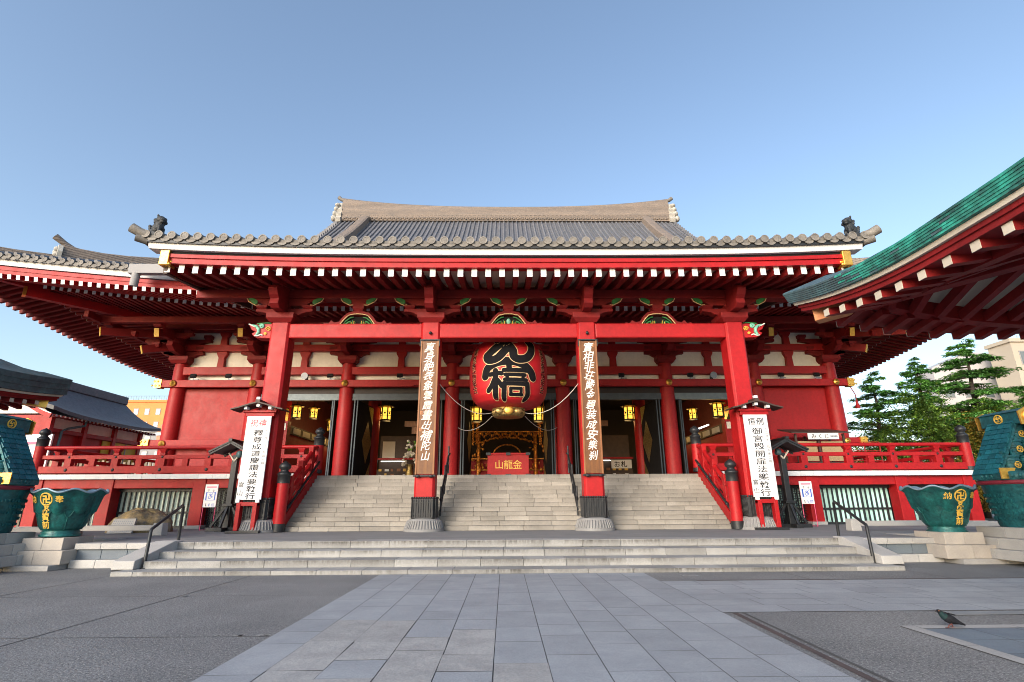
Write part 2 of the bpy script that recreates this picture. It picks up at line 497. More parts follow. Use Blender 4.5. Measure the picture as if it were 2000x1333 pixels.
# ================================================================== GROUND, PATHS, TERRACE
b = MB()
b.add([(-900, -60, 0), (900, -60, 0), (900, 1500, 0), (-900, 1500, 0)], [(0, 1, 2, 3)])
ground = struct(b.build('asphalt_ground', ASPH))
b = MB()
def strip(b, p, q, wd, z=0.004, mi=0):
    p, q = Vector(p), Vector(q)
    d = (q-p).normalized()
    n = Vector((-d.y, d.x))*wd/2
    b.add([(*(p-n), z), (*(q-n), z), (*(q+n), z), (*(p+n), z)], [(0, 1, 2, 3)], mi)
for p, q, wd in (((-6.05, 4.0), (-5.98, 13.55), .022), ((-9.5, 4.0), (-9.4, 14.2), .022), ((-13, 7.62), (-3.0, 7.52), .016), ((-14, 10.75), (-3.0, 10.7), .014),
                 ((6.6, 12.25), (6.6, 13.5), .02), ((9.7, 12.25), (9.7, 14.4), .02), ((13.2, 12.3), (13.2, 15), .02)):
    strip(b, p, q, wd)
struct(b.build('asphalt_joint', GROUT))
b = MB()                                              # worn white paint remnants on the asphalt
rr = random.Random(3)
for i in range(26):
    x = -3.75+rr.random()*1.05
    b.add([(x, 7.55+rr.random()*.07, .004), (x+.02+rr.random()*.07, 7.55+rr.random()*.07, .004), (x+.03+rr.random()*.06, 7.62+rr.random()*.04, .004)], [(0, 1, 2)])
for i in range(14):
    x = -6.12+rr.random()*.28
    b.add([(x, 10.55+rr.random()*.18, .004), (x+.05, 10.56+rr.random()*.15, .004), (x+.04, 10.66+rr.random()*.1, .004)], [(0, 1, 2)])
struct(b.build('worn_road_paint', GRAN))

# the stone path to the stairs: separate slabs, laid in rows with staggered joints
b = MB()
rr = random.Random(11)
b.add([(-2.97, 1.0, .003), (3.30, 1.0, .003), (3.30, 13.56, .003), (-2.97, 13.56, .003)], [(0, 1, 2, 3)], 2)
ncol = 11
x0, cw = -2.97, 6.27/11
for c in range(ncol):
    y = 1.0+rr.random()*.6
    while y < 13.55:
        ln = rr.choice((.62, .78, .9, 1.05, 1.2))
        y1 = min(y+ln, 13.555)
        ym = (y+y1)/2
        pale = (c < 5 and c > 0 and ym < 7.9 and rr.random() < .82) or (5 <= c <= 7 and ym < 6.35 and rr.random() < .55)
        g = .005
        t = .5+rr.uniform(-.10, .10)
        xa, xb = x0+c*cw+g, x0+(c+1)*cw-g
        if pale:
            j = lambda: rr.uniform(-.008, .008)
            b.add([(xa+j(), y+g+j(), .008), (xb+j(), y+g+j(), .008), (xb+j(), y1-g+j(), .008), (xa+j(), y1-g+j(), .008)], [(0, 1, 2, 3)], 1, t)
        else:
            b.add([(xa, y+g, .007), (xb, y+g, .007), (xb, y1-g, .007), (xa, y1-g, .007)], [(0, 1, 2, 3)], 0, t)
        y = y1
struct(b.build('stone_path', [PAVE, PAVEC, GROUT]))
b = MB()
b.add([(3.30, 8.78, .003), (26, 8.78, .003), (26, 12.12, .003), (3.30, 12.12, .003)], [(0, 1, 2, 3)], 2)
for r in range(6):
    ya, yb = 8.78+r*3.34/6, 8.78+(r+1)*3.34/6
    x = 3.30
    while x < 26:
        ln = rr.choice((.7, .9, 1.1, 1.3))
        x1 = min(26, x+ln)
        b.add([(x+.005, ya+.005, .007), (x1-.005, ya+.005, .007), (x1-.005, yb-.005, .007), (x+.005, yb-.005, .007)], [(0, 1, 2, 3)], 0, 0.52+rr.uniform(-.12, .12))
        x = x1
struct(b.build('side_path', [PAVE, PAVEC, GROUT]))
b = MB()
strip(b, (3.42, 3.0), (3.47, 8.74), .09, .005, 0)
strip(b, (3.56, 3.0), (3.60, 8.74), .05, .005, 1)
strip(b, (4.1, 12.2), (26, 12.24), .06, .005, 0)
struct(b.build('drain_channel', [DRAIN, GROUT]))
b = MB()                                               # paved corner with a pale border
b.add([(5.28, 3, .003), (26, 3, .003), (26, 7.78, .003), (5.28, 7.78, .003)], [(0, 1, 2, 3)], 2)
y = 3.0
while y < 7.78:
    y1 = min(7.78, y+1.25)
    b.add([(5.28, y+.004, .009), (5.47, y+.004, .009), (5.47, y1-.004, .009), (5.28, y1-.004, .009)], [(0, 1, 2, 3)], 0, .5+rr.uniform(-.1, .15))
    y = y1
x = 5.475
while x < 26:
    b.add([(x+.004, 7.60, .009), (x+1.3-.004, 7.60, .009), (x+1.296, 7.78, .009), (x+.004, 7.78, .009)], [(0, 1, 2, 3)], 0, .5+rr.uniform(-.1, .15))
    x += 1.3
for i in range(36):
    for j in range(8):
        xa, ya = 5.475+i*.6, 7.595-(j+1)*.6
        b.add([(xa+.004, ya+.004, .007), (xa+.596, ya+.004, .007), (xa+.596, ya+.596, .007), (xa+.004, ya+.596, .007)], [(0, 1, 2, 3)], 1, .5+rr.uniform(-.15, .15))
struct(b.build('paved_corner', [GRAN, PAVEB, GROUT]))
b = MB()
b.add([(6.55, 8.42, .006), (11.5, 8.42, .006), (11.5, 8.70, .006), (6.55, 8.70, .006)], [(0, 1, 2, 3)], 1)
for i in range(5):
    b.box(6.6, 11.45, 8.44+i*.05, 8.465+i*.05, .006, .014, 0)
grate = tag(b.build('drain_grate', [STEEL, BLACK]), 'long slotted steel drain grate set in the asphalt behind the pigeon', 'drain grate')
b = MB()
b.box(4.05, 4.4, 12.9, 13.15, .003, .009, 0)
b.box(4.08, 4.37, 12.93, 13.12, .009, .011, 1)
tag(b.build('manhole_cover', [STEEL, ASPH]), 'small square grey cover in the asphalt at the foot of the right stairs', 'manhole cover')

# terrace under the temple front
ZT = 0.623
b = MB()
b.box(-11.7, 12.05, 15.95, 17.6, .0, ZT-.002, 0)
b.box(-24, 24.4, 17.6, 24.9, .0, ZT-.001, 0)
struct(b.build('terrace_floor', CONC))
b = MB()
for sx, x_in, x_out in ((-1, -9.6, -11.7), (1, 9.94, 12.05)):       # granite facing beside the stairs: plinth, slabs, coping
    xs = [x_in+(x_out-x_in)*k/3 for k in range(4)]
    for k in range(3):
        a, c = sorted((xs[k], xs[k+1]))
        b.box(a+.004, c-.004, 15.35, 15.95, .0, .21, 0, .55+.1*k)
        b.box(a+.004, c-.004, 15.52, 15.95, .21, .47, 1, .35)
        b.box(a+.004, c-.004, 15.44, 15.95, .47, ZT, 0, .6-.08*k)
struct(b.build('terrace_edge', [GRAN, PAVEB], bevel=.012))
b = MB()
for sx in (-1, 1):
    for k in range(8):
        xa = AX+sx*(11.95+k*1.3)
        xb = AX+sx*(11.95+(k+1)*1.3)
        a, c = sorted((xa, xb))
        b.box(a+.004, c-.004, 17.42, 17.6, .0, ZT+.002, 0, .4+.05*(k % 4))
struct(b.build('terrace_kerb', GRAN, bevel=.01))
b = MB()
for sx in (-1, 1):
    for k in range(9):
        a, c = sorted((AX+sx*(11.9+k*1.15), AX+sx*(11.9+(k+1)*1.15)))
        b.box(a+.003, c-.003, 14.75, 17.45, 0, .13, 0, .5+.08*((k*7) % 5-2))
struct(b.build('pedestal_plinth', GRAN, bevel=.01))

# ================================================================== LOWER AND UPPER STAIRS
t = thing('low_stairs', 'low flight of four wide granite steps with dark streaks, rising from the paving', 'stairs', (AX, 13.6, 0))
b = MB()
st = [(13.58, 0, .101, -9.32, 9.66), (14.24, .101, .268, -9.0, 9.36), (14.95, .268, .435, -9.12, 9.5), (15.71, .435, .623, -9.3, 9.7)]
rr = random.Random(21)
for i, (y, z0, z1, xa, xb) in enumerate(st):
    x = xa
    k = 0
    first = True
    while x < xb:
        ln = 1.08 if not first else 1.08*(.4+.5*rr.random())
        first = False
        x1 = min(xb, x+ln)
        if xb-x1 < .3:
            x1 = xb
        b.box(x+.003, x1-.003, y, y+.74, z1-.19 if z1 > .19 else 0, z1, 0, .5+rr.uniform(-.3, .3))
        x = x1
b.build('step', GRANS, t, bevel=.012)
b = MB()
b.box(-9.6, 9.95, 14.0, 15.9, -.01, .09, 0)
b.box(-9.6, 9.95, 14.6, 15.9, .0, .26, 0)
b.box(-9.6, 9.95, 15.3, 15.9, .0, .42, 0)
b.build('step_core', GROUT, t)
for sx, xa, xb in ((-1, -9.62, -9.08), (1, 9.42, 9.96)):
    b = MB()
    b.prism([(14.0, .104), (14.02, .30), (15.55, .66), (15.95, .66), (15.95, .104)], (xa, 0, 0), Y_, Z_, X_, 0, xb-xa, 0, .62)
    b.build('cheek_stone', GRAN, t, bevel=.015)

t = thing('main_stairs', 'tall flight of beige granite steps climbing between the red pillars to the hall', 'stairs', (AX, 21.1, ZT))
b = MB()
NR = 13
rise = (2.83-ZT)/NR
run = 3.0/(NR-1)
rr = random.Random(5)
for i in range(NR):
    y, z1 = 21.1+i*run, ZT+(i+1)*rise
    x = AX-8.55
    first = True
    while x < AX+8.55:
        ln = rr.choice((.95, 1.05, 1.15))*(rr.uniform(.35, 1) if first else 1)
        first = False
        x1 = min(AX+8.55, x+ln)
        if AX+8.55-x1 < .3:
            x1 = AX+8.55
        b.box(x+.003, x1-.003, y, y+run+.08 if i < NR-1 else 24.9, z1-rise+.002, z1, 0, .5+rr.uniform(-.3, .3))
        x = x1
b.build('step', GRANU, t, bevel=.012)
b = MB()
b.prism([(21.3, ZT-.01), (24.2, 2.5), (24.9, 2.6), (24.9, ZT-.01)], (AX-8.5, 0, 0), Y_, Z_, X_, 0, 17.0)
b.build('step_core', GROUT, t)
# ================================================================== THE TEMPLE HALL
HALL = thing('temple_hall', 'large red temple hall with sweeping grey tiled roofs and a pillared porch', 'temple', (AX, 30, 0))
CX = [AX+x for x in (-19.0, -14.5, -9.29, -3.2, 3.2, 9.29, 14.5, 19.0)]
YF = 30.0
ZD = 2.83
# --- veranda and basement
b = MB()
b.box(AX-21.0, AX-8.56, 24.61, 66, 2.50, ZD-.01, 0)
b.box(AX+8.56, AX+21.0, 24.61, 66, 2.50, ZD-.01, 0)
b.box(AX-8.56, AX+8.56, 24.9, 66, 2.50, ZD-.004, 0)
b.build('veranda_floor', GRAN, HALL)
for sx in (-1, 1):
    b = MB()
    x = 8.75
    while x < 21.25:
        x1 = min(x+.62, 21.25)
        a, c = sorted((AX+sx*x, AX+sx*x1))
        b.box(a+.004, c-.004, 24.1, 24.6, 2.72, 2.925, 0, .5+random.uniform(-.06, .06))
        x = x1
    for k in range(60):
        xx = AX+sx*21.0
        b.box(xx-.25, xx+.25, 24.6+k*.62+.004, 24.6+(k+1)*.62-.004, 2.72, 2.92, 0, .5+random.uniform(-.06, .06))
    b.build('veranda_edge', WHITE, HALL)
for sx in (-1, 1):
    b = MB()
    a, c = sorted((AX+sx*8.8, AX+sx*21.05))
    b.box(a, c, 24.32, 24.75, 2.33, 2.718)
    a, c = sorted((AX+sx*20.6, AX+sx*21.02))
    b.box(a, c, 24.75, 60, 2.33, 2.718)
    b.build('basement_beam', RED, HALL, bevel=.015)
PB = [9.05, 13.7, 17.75, 20.85]
for sx in (-1, 1):
    for p in PB:
        b = MB()
        b.box(AX+sx*p-.27, AX+sx*p+.27, 24.27, 24.85, ZT, 2.73)
        b.box(AX+sx*p-.33, AX+sx*p+.33, 24.2, 24.9, ZT-.002, ZT+.14, 1)
        b.build('basement_post', [RED, GRAN], HALL, bevel=.02)
    for i in range(3):
        a, c = sorted((AX+sx*(PB[i]+.27), AX+sx*(PB[i+1]-.27)))
        wdw = MB()
        wdw.box(a, c, 24.95, 25.1, ZT, 2.34)
        n = int((c-a)/.21)
        m = CURTR if sx > 0 else CURT
        frame = MB()
        pane = MB()
        dense = i == 0
        for k in range(n):
            x = a+(k+.5)*(c-a)/n
            pane.add([(x-.1, 24.94, ZT+.1), (x+.11, 24.94, ZT+.1), (x+.11, 24.94, 2.2), (x-.1, 24.94, 2.2)], [(0, 1, 2, 3)], 0, .25 if dense else .5+random.uniform(-.3, .3))
            wd = .045 if k % 5 else .075
            frame.box(x-.1-wd/2, x-.1+wd/2, 24.85, 24.91, ZT+.06, 2.3)
        frame.box(a, c, 24.86, 24.925, 1.25, 1.34)
        frame.box(a, c, 24.74, 24.93, ZT+.0, ZT+.09)
        frame.box(a, c, 24.74, 24.93, 2.2, 2.33)
        if dense:
            for q in range(int((c-a)/.1)):
                frame.box(a+q*.1, a+q*.1+.025, 24.66, 24.70, ZT+.06, 2.3)
            for q in range(16):
                frame.box(a, c, 24.66, 24.695, ZT+.06+q*.105, ZT+.085+q*.105)
        wn_ = wdw.build('window', IRON, HALL)
        frame.build('frame', IRON, wn_)
        pane.build('pane', m, wn_)
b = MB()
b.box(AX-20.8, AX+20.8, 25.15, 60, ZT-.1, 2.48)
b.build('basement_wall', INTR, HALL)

# --- columns, tie beams, walls
for i, x in enumerate(CX):
    b = MB()
    b.lathe((x, YF, 0), [(.44, ZD), (.445, 4.5), (.435, 6.5), (.41, 8.2), (.375, 9.46)], 28)
    c = b.build('column', RED2, HALL)
    g = MB()
    pts = []
    g.lathe((0, 0, 0), [(.0, 0), (.17, 0), (.19, .03), (.15, .07), (.07, .08), (.05, .13), (0, .15)], 18, caps=False)
    g.v = [(x+v[0], 29.44-v[2], 8.215+v[1]) for v in g.v]
    g.build('gold_rosette', GOLD, c)
    if i not in (0, 7):
        s = MB()
        s.box(x-1.0, x+1.0, YF-.62, YF+.5, ZD-.002, ZD+.09)
        s.build('base_board', RED2, c, bevel=.01)
b = MB()
b.box(CX[0]-.95, CX[7]+.95, 29.46, 29.74, 8.01, 8.42)
b.build('lower_tie_beam', RED2, HALL, bevel=.02)
b = MB()
b.box(CX[0]-.3, CX[7]+.3, 29.72, 30.25, 8.79, 9.25)
b.build('upper_tie_beam', RED2, HALL, bevel=.02)
b = MB()
b.box(CX[0]-.2, CX[7]+.2, 29.76, 30.24, 10.22, 10.62)
b.build('wall_plate', RED2, HALL, bevel=.02)
b = MB()
b.box(CX[0]-.2, CX[7]+.2, 29.74, 30.24, 11.42, 11.85)
b.build('wall_plate', RED3, HALL, bevel=.02)
for sx, x in ((-1, CX[0]-.95), (1, CX[7]+.95)):                    # gilt fittings on the beam ends
    for z0, z1, xx, yy in ((7.97, 8.46, x, 29.6), (4.60, 5.05, x+sx*.05, 29.55)):
        g = MB()
        g.prism([(-.02, -.25), (.30, -.25), (.42, -.12), (.34, 0), (.42, .12), (.30, .25), (-.02, .25)], (xx-sx*.26, yy-.18, (z0+z1)/2), X_*sx, Z_, Y_, 0, .36)
        for q in range(5):
            g.ball((xx-sx*(.2-.1*q), yy-.19, (z0+z1)/2+.12*(1 if q % 2 else -1)), (.06, .025, .06), 8)
        g.build('gilt_beam_end', GOLD, HALL)
b = MB()
b.box(CX[0], CX[7], 30.1, 30.3, 8.40, 8.80)
b.box(CX[0], CX[7], 30.1, 30.3, 9.25, 13.4)
b.build('plaster_wall', PLASTER, HALL)
for i in (0, 6):
    b = MB()
    b.box(CX[i]+.3, CX[i+1]-.3, 30.02, 30.2, ZD, 8.02)
    b.build('red_wall_panel', RED2, HALL)
for sx in (-1, 1):
    xa, xb = (CX[0]-.75, CX[1]+.2) if sx < 0 else (CX[6]-.2, CX[7]+.75)
    b = MB()
    b.box(xa, xb, 29.46, 29.74, 4.60, 5.05)
    nb = b.build('sill_beam', RED2, HALL, bevel=.02)
    for x in ((CX[0], CX[1]) if sx < 0 else (CX[6], CX[7])):
        g = MB()
        g.lathe((0, 0, 0), [(.17, 0), (.19, .03), (.15, .07), (.07, .08), (.05, .13), (0, .15)], 18, caps=False)
        g.v = [(x+v[0], 29.45-v[2], 4.83+v[1]) for v in g.v]
        g.build('gold_rosette', GOLD, nb)
for i in range(7):
    xm = (CX[i]+CX[i+1])/2
    b = MB()
    for z0, z1 in ((9.25, 10.22), (10.62, 11.42)):
        b.prism([(-.2, 0), (.2, 0), (.17, (z1-z0)*.6), (.3, (z1-z0)*.86), (.3, z1-z0), (-.3, z1-z0), (-.3, (z1-z0)*.86), (-.17, (z1-z0)*.6)], (xm, 29.86, z0), X_, Z_, Y_, 0, .3)
    b.build('strut', RED2, HALL, bevel=.012)
for sx in (-1, 1):                                                  # side walls going back
    x = AX+sx*19.0
    b = MB()
    b.box(x-.12, x+.12, 30.2, 65, ZD, 13.2)
    b.build('side_wall', RED2, HALL)
    b = MB()
    for k in range(1, 7):
        b.lathe((x, 30+k*5.8, 0), [(.44, ZD), (.44, 6.5), (.38, 9.46)], 20)
        b.box(x-.3, x+.3, 30.2, 65, 8.0, 8.4)
    b.build('side_column_row', RED2, HALL)

# --- open doorways: lintels, folded door leaves
for i in range(1, 6):
    b = MB()
    b.box(CX[i]+.36, CX[i+1]-.36, 29.85, 30.1, 7.30, 7.68)
    b.build('door_lintel', LINT if i in (1, 5) else DSTEEL, HALL, bevel=.01)
    b = MB()
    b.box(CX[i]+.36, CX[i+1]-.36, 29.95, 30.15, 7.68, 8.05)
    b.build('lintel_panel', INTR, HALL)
for i in range(1, 7):
    for sx in (-1, 1):
        if (i == 1 and sx < 0) or (i == 6 and sx > 0):
            continue
        x = CX[i]+sx*.58
        inward = sx*.25
        leaf = MB()
        for k, yy in ((0, 0), (1, 0)):
            p0 = (x+sx*.13*k, 29.75+.1*k, (ZD+7.3)/2+.05)
            p1 = (x+sx*.13*k+inward, 32.4, (ZD+7.3)/2+.05)
            leaf.bar(p0, p1, .10, 7.3-ZD-.1, 0)
        lf = leaf.build('door_leaf', BLACK, HALL, bevel=.01)
        e = MB()
        for k in (0, 1):
            e.box(x+sx*.13*k-.03, x+sx*.13*k+.03, 29.73+.1*k, 29.748+.1*k, ZD+.1, 7.28)
        e.build('edge_strip', DSTEEL, lf)
        g = MB()
        xs = x-sx*.0+sx*.13
        for zc, hh in ((5.1, 1.25), (3.2, .5), (7.0, .5)):
            yc = 31.6
            xo = xs+sx*.25*(yc-29.85)/2.65+sx*.056
            wd = .8
            if zc == 5.1:
                pts = [(0, -hh), (wd, 0), (0, hh), (-wd, 0)]
            elif zc < 5:
                pts = [(-.1, -.3), (wd, -.3), (wd, .8)]
            else:
                pts = [(-.1, .25), (wd, -.8), (wd, .25)]
            g.add([(xo+sx*(.004+.25*p[0]/2.65), yc+p[0], zc+p[1]) for p in pts], [tuple(range(len(pts)))])
        g.build('gilt_fitting', BRASS, lf)

# --- interior: floor, ceiling, inner columns, back wall, side counters
b = MB()
b.box(AX-18.8, AX+18.8, 30.2, 46, ZD-.001, ZD+.06)
b.build('inner_floor', WOODD, HALL)
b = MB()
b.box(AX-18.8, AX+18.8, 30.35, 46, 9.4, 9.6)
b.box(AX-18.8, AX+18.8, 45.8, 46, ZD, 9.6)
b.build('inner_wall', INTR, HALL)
for x in (CX[1], CX[2]+.62, CX[3], CX[4], CX[5]-.62, CX[6]):
    b = MB()
    b.lathe((x, 34.2, 0), [(.4, ZD), (.4, 9.4)], 22)
    b.build('inner_column', RED, HALL)
for sx in (-1, 1):
    b = MB()
    xa = CX[1] if sx < 0 else CX[6]
    b.box(xa-.1, xa+.1, 30.3, 45.8, ZD, 9.4)
    b.build('inner_side_wall', SOFFIT, HALL)
    xc = AX+sx*13.35
    b = MB()
    b.box(xc-.5, xc+.5, 30.9, 31.4, ZD+.05, 6.3)
    b.box(xc-.42, xc+.42, 30.86, 30.9, 5.75, 6.15, 1)
    b.box(xc-sx*.05-.12, xc-sx*.05+.12, 30.86, 30.9, 5.2, 5.5, 1)
    xi = xc-sx*.5
    b.box(min(xc, xc-sx*.4), max(xc, xc-sx*.4), 31.4, 42, ZD+.05, 5.6)
    b.box(min(xc, xi), max(xc, xi), 31.4, 42, 5.6, 6.1, 2)
    for q in range(6):
        yy = 31.8+q*1.6
        b.box(xi-.012-sx*.0, xi+.012, yy, yy+1.2, 5.68, 6.02, 3)
    b.build('inner_counter', [RED2, PLASTER, WOODD, CREAM], HALL, bevel=.01)
# doors' far edge counters: amulet shop on both sides of the aisle
# ================================================================== MAIN ROOF
YC = 47.6
OV = 7.6
def lim(run, d):
    return (19.0 if run == 'front' else 17.6)+d
def upc(c):
    return 0.0244*max(0.0, 15.6-c)**1.45
def EV(run, s, d, z):
    """point under the eaves: s along the eave, d outward from the column line"""
    t = min(1.0, abs(s)/lim(run, d))
    u = upc((1-t)*lim(run, OV))*min(1.0, d/5.0)
    if run == 'front':
        return Vector((AX+s, YF-d, z+u))
    sg = -1 if run == 'left' else 1
    return Vector((AX+sg*(19.0+d), YC+s, z+u))
RUNS = ('front', 'left', 'right')
def sweep(b, run, rect, n=48, mi=0, t0=-1.0, t1=1.0, tint=0.5):
    rows = []
    for i in range(n+1):
        t = t0+(t1-t0)*i/n
        rows.append([EV(run, t*lim(run, d), d, z) for d, z in rect])
    m = len(rect)
    vs = [p for r in rows for p in r]
    fs = []
    for i in range(n):
        for j in range(m):
            fs.append((i*m+j, i*m+(j+1) % m, (i+1)*m+(j+1) % m, (i+1)*m+j))
    b.add(vs, fs, mi, tint)
    b.add(rows[0], [tuple(range(m))[::-1]], mi, tint)
    b.add(rows[-1], [tuple(range(m))], mi, tint)
def rect(d0, d1, z0, z1):
    return [(d0, z0), (d1, z0), (d1, z1), (d0, z1)]

ROOF = MB()
def zroof(din, c):
    t = din/25.2
    return 11.86+17.35*(.55*t+.45*t*t)+upc(c)*max(0.0, 1-din/9.0)**2
def RF(run, s, din):
    """point on the roof surface: din inward from the eave edge"""
    L = (26.6 if run in ('front', 'back') else 25.2)
    lm = max(17.0 if run in ('front', 'back') else 0.1, L-din)
    c = (1-min(1.0, abs(s)/lm))*L
    z = zroof(din, c)
    if run == 'front':
        return Vector((AX+s, YC-25.2+din, z))
    if run == 'back':
        return Vector((AX-s, YC+25.2-din, z))
    sg = -1 if run == 'left' else 1
    return Vector((AX+sg*(26.6-din), YC+s, z))
for run in ('front', 'back', 'left', 'right'):
    fb = run in ('front', 'back')
    dins = [0, .6, 1.3, 2, 3, 4, 5, 6, 7.2, 8.4, 9.6]+([11, 13, 15, 17, 19, 21, 23, 25.2] if fb else [10.2])
    rows = []
    for din in dins:
        lm = max(17.0, 26.6-din) if fb else 25.2-din
        rows.append([RF(run, lm*(-1+2*k/40), din) for k in range(41)])
    ROOF.grid(rows, 0, .42)
def rib(b, pts, r, n=6, mi=0, tint=.5):
    b.tube(pts, r, n, mi, tint, True, True)
rr = random.Random(2)
k = -26.25
while k < 26.3:
    a = abs(k)
    dmax = 25.0 if a < 16.9 else 26.6-a-.15
    d0 = 3.4 if a < 13.3 else 0.0
    if dmax > d0+.4:
        n = max(2, int((dmax-d0)/1.2))
        rib(ROOF, [RF('front', k, d0+(dmax-d0)*i/n)+Vector((0, 0, .05)) for i in range(n+1)], .10, 6, 0, .5+rr.uniform(-.16, .16))
    k += .42
for run in ('left', 'right'):
    k = -24.9
    while k < 10:
        dmax = min(9.5, 25.2-abs(k)-.1)
        if dmax > .5:
            n = max(2, int(dmax/2.0))
            rib(ROOF, [RF(run, k, dmax*i/n)+Vector((0, 0, .05)) for i in range(n+1)], .10, 5, 0, .5+rr.uniform(-.16, .16))
        k += .42
for sg in (-1, 1):                                                  # gable walls and verge tiles
    pts = [(AX+sg*16.3, YC-25.2+d, zroof(d, 99)-.25) for d in (9.6, 13, 17, 21, 25.2)]
    pts += [(AX+sg*16.3, YC+25.2-d, zroof(d, 99)-.25) for d in (21, 17, 13, 9.6)]
    ROOF.add(pts, [tuple(range(len(pts)))], 1)
    for q in range(34):
        d = 9.8+q*.45
        p = RF('front', sg*16.95, d)
        ROOF.cbox((p.x, p.y, p.z+.02), (.35, .36, .34), 0, .5+rr.uniform(-.15, .15))
roof = ROOF.build('main_roof', [TILE, RED2], HALL)

# ridges
def ridge_run(b, pts, wd, hts, mi=0, tint=.5):
    """wall of stacked ridge tiles along a path; hts = height at each point"""
    vs, fs = [], []
    m = 6
    for i, p in enumerate(pts):
        a, c = pts[max(0, i-1)], pts[min(len(pts)-1, i+1)]
        d = (Vector(c)-Vector(a))
        n = Vector((-d.y, d.x, 0)).normalized()
        h = hts[i]
        for k, z in ((-.5, -.35), (.5, -.35), (.42, h*.9), (.25, h), (-.25, h), (-.42, h*.9)):
            vs.append(Vector(p)+n*wd*k+Vector((0, 0, z)))
    for i in range(len(pts)-1):
        for k in range(m):
            fs.append((i*m+k, i*m+(k+1) % m, (i+1)*m+(k+1) % m, (i+1)*m+k))
    e = (len(pts)-1)*m
    fs += [tuple(range(m))[::-1], tuple(range(e, e+m))]
    b.add(vs, fs, mi, tint)
b = MB()
xs = [-16.6+33.2*i/24 for i in range(25)]
ridge_run(b, [Vector((AX+x, YC-.1, 29.15)) for x in xs], 1.25, [1.42+.95*(abs(x)/16.6)**2.6 for x in xs])
rg = b.build('ridge', RIDGE, HALL)
b = MB()
for i in range(150):                                                # rope-like course of round tiles at the foot of the ridge
    x = AX-16.3+i*.219
    b.ball((x, YC-.74, 28.98+.07*(i % 2)), (.13, .09, .10), 6)
for i in range(75):
    x = AX-16.3+i*.438
    b.lathe((0, 0, 0), [(.0, 0), (.15, 0), (.15, .1)], 8, 0, .35, caps=False)
    for q in range(24):
        v = b.v[-24+q]
        b.v[-24+q] = (x+v[0], YC-.62-v[2], 29.28+v[1])
b.build('ridge_course', RIDGE, rg)
for sg in (-1, 1):
    b = MB()
    prof = [(-.75, -.5), (-.95, -.15), (-.7, .1), (-.85, .45), (-.55, .65), (-.72, 1.0), (-.45, 1.25), (-.5, 1.6), (-.2, 1.95), (.2, 1.95), (.5, 1.6), (.45, 1.25), (.72, 1.0), (.55, .65), (.85, .45), (.7, .1), (.95, -.15), (.75, -.5)]
    b.prism(prof, (AX+sg*16.55, YC-.1, 29.1), Y_, Z_, X_*sg, 0, .55)
    for z, r in ((.0, .34), (.55, .3), (1.05, .27), (1.5, .22)):
        b.ball((AX+sg*(17.1+.25-z*.2), YC-.55, 29.1+z), (.30, .4, r), 8)
    b.tube([(AX+sg*16.3, YC-.1, 31.35), (AX+sg*16.9, YC-.1, 31.55), (AX+sg*17.2, YC-.1, 31.8)], [.17, .19, .2], 10, 1)
    b.build('ridge_end_tile', [ONI, TILEE], rg, bevel=.03)
    # descending ridge on the gable slope
    b = MB()
    dd = [9.8, 12, 14, 16, 18, 20, 22, 24.3]
    ridge_run(b, [RF('front', sg*14.1, d) for d in dd], 1.0, [.95]*len(dd))
    b.build('descending_ridge', RIDGE, HALL)
    # corner ridge in two tiers with upswept ends
    b = MB()
    dd = [3.05, 3.5, 4.2, 5, 6, 7.5, 9.6]
    hh = [1.15, .98, .86, .8, .78, .78, .8]
    pts = [Vector((AX+sg*(26.6-d), YC-25.2+d, zroof(d, 0))) for d in dd]
    ridge_run(b, pts, .7, hh)
    p = pts[0]
    o = Vector((sg, -1, 0)).normalized()
    b.tube([p+Vector((0, 0, 1.0))-o*.5, p+Vector((0, 0, 1.22)), p+o*.45+Vector((0, 0, 1.5))], [.13, .15, .17], 10, 0)
    cr = b.build('corner_ridge', RIDGE, HALL)
    b = MB()
    b.prism([(-.5, -.2), (-.42, .3), (-.5, .6), (-.3, 1.0), (.3, 1.0), (.5, .6), (.42, .3), (.5, -.2)], p+Vector((0, 0, .0))+o*.02, Vector((-o.y, o.x, 0)), Z_, o, 0, .22)
    for q in (-.22, .22):
        for z in (.15, .45, .75):
            b.ball(p+Vector((-o.y, o.x, 0))*q+o*.26+Vector((0, 0, z)), .14, 8)
    b.build('ridge_end_tile', ONI, cr, bevel=.02)
    b = MB()
    dd = [-.05, .4, 1, 1.8, 2.9]
    hh = [.75, .6, .52, .5, .5]
    pts = [Vector((AX+sg*(26.6-d), YC-25.2+d, zroof(max(d, 0), 0))) for d in dd]
    ridge_run(b, pts, .55, hh)
    b.tube([pts[0]+Vector((0, 0, .6))-o*.3, pts[0]+Vector((0, 0, .8)), pts[0]+o*.4+Vector((0, 0, 1.05))], [.12, .13, .15], 10, 0)
    b.build('corner_ridge', RIDGE, HALL)

# eave edge of the main roof: round end tiles, white board, red fascia
def end_tile(b, p, dirv, r, mi=0, tint=.5, emblem=None, em=1, length=.5):
    """round cover tile with a disc facing along dirv"""
    dirv = Vector(dirv).normalized()
    b.tube([p-dirv*length, p], r, 12, mi, tint)
    ux = Z_.cross(dirv)*-1
    ux = dirv.cross(Z_)*-1
    n = 14
    ring = []
    for rad in (r*1.0, r*.74):
        ring.append([p+dirv*.012+(ux*cos(2*pi*q/n)+Z_*sin(2*pi*q/n))*rad for q in range(n)])
    b.add(ring[0]+ring[1], [(q, (q+1) % n, n+(q+1) % n, n+q) for q in range(n)], mi, tint+.1)
    b.add([v-dirv*.02 for v in ring[1]], [tuple(range(n))], em, .0)
    if emblem:
        uxx = Vector((1, 0, 0))
        b.text(emblem, p+dirv*.0, uxx, Z_, r*1.35, mi, .05, .002)
b = MB()
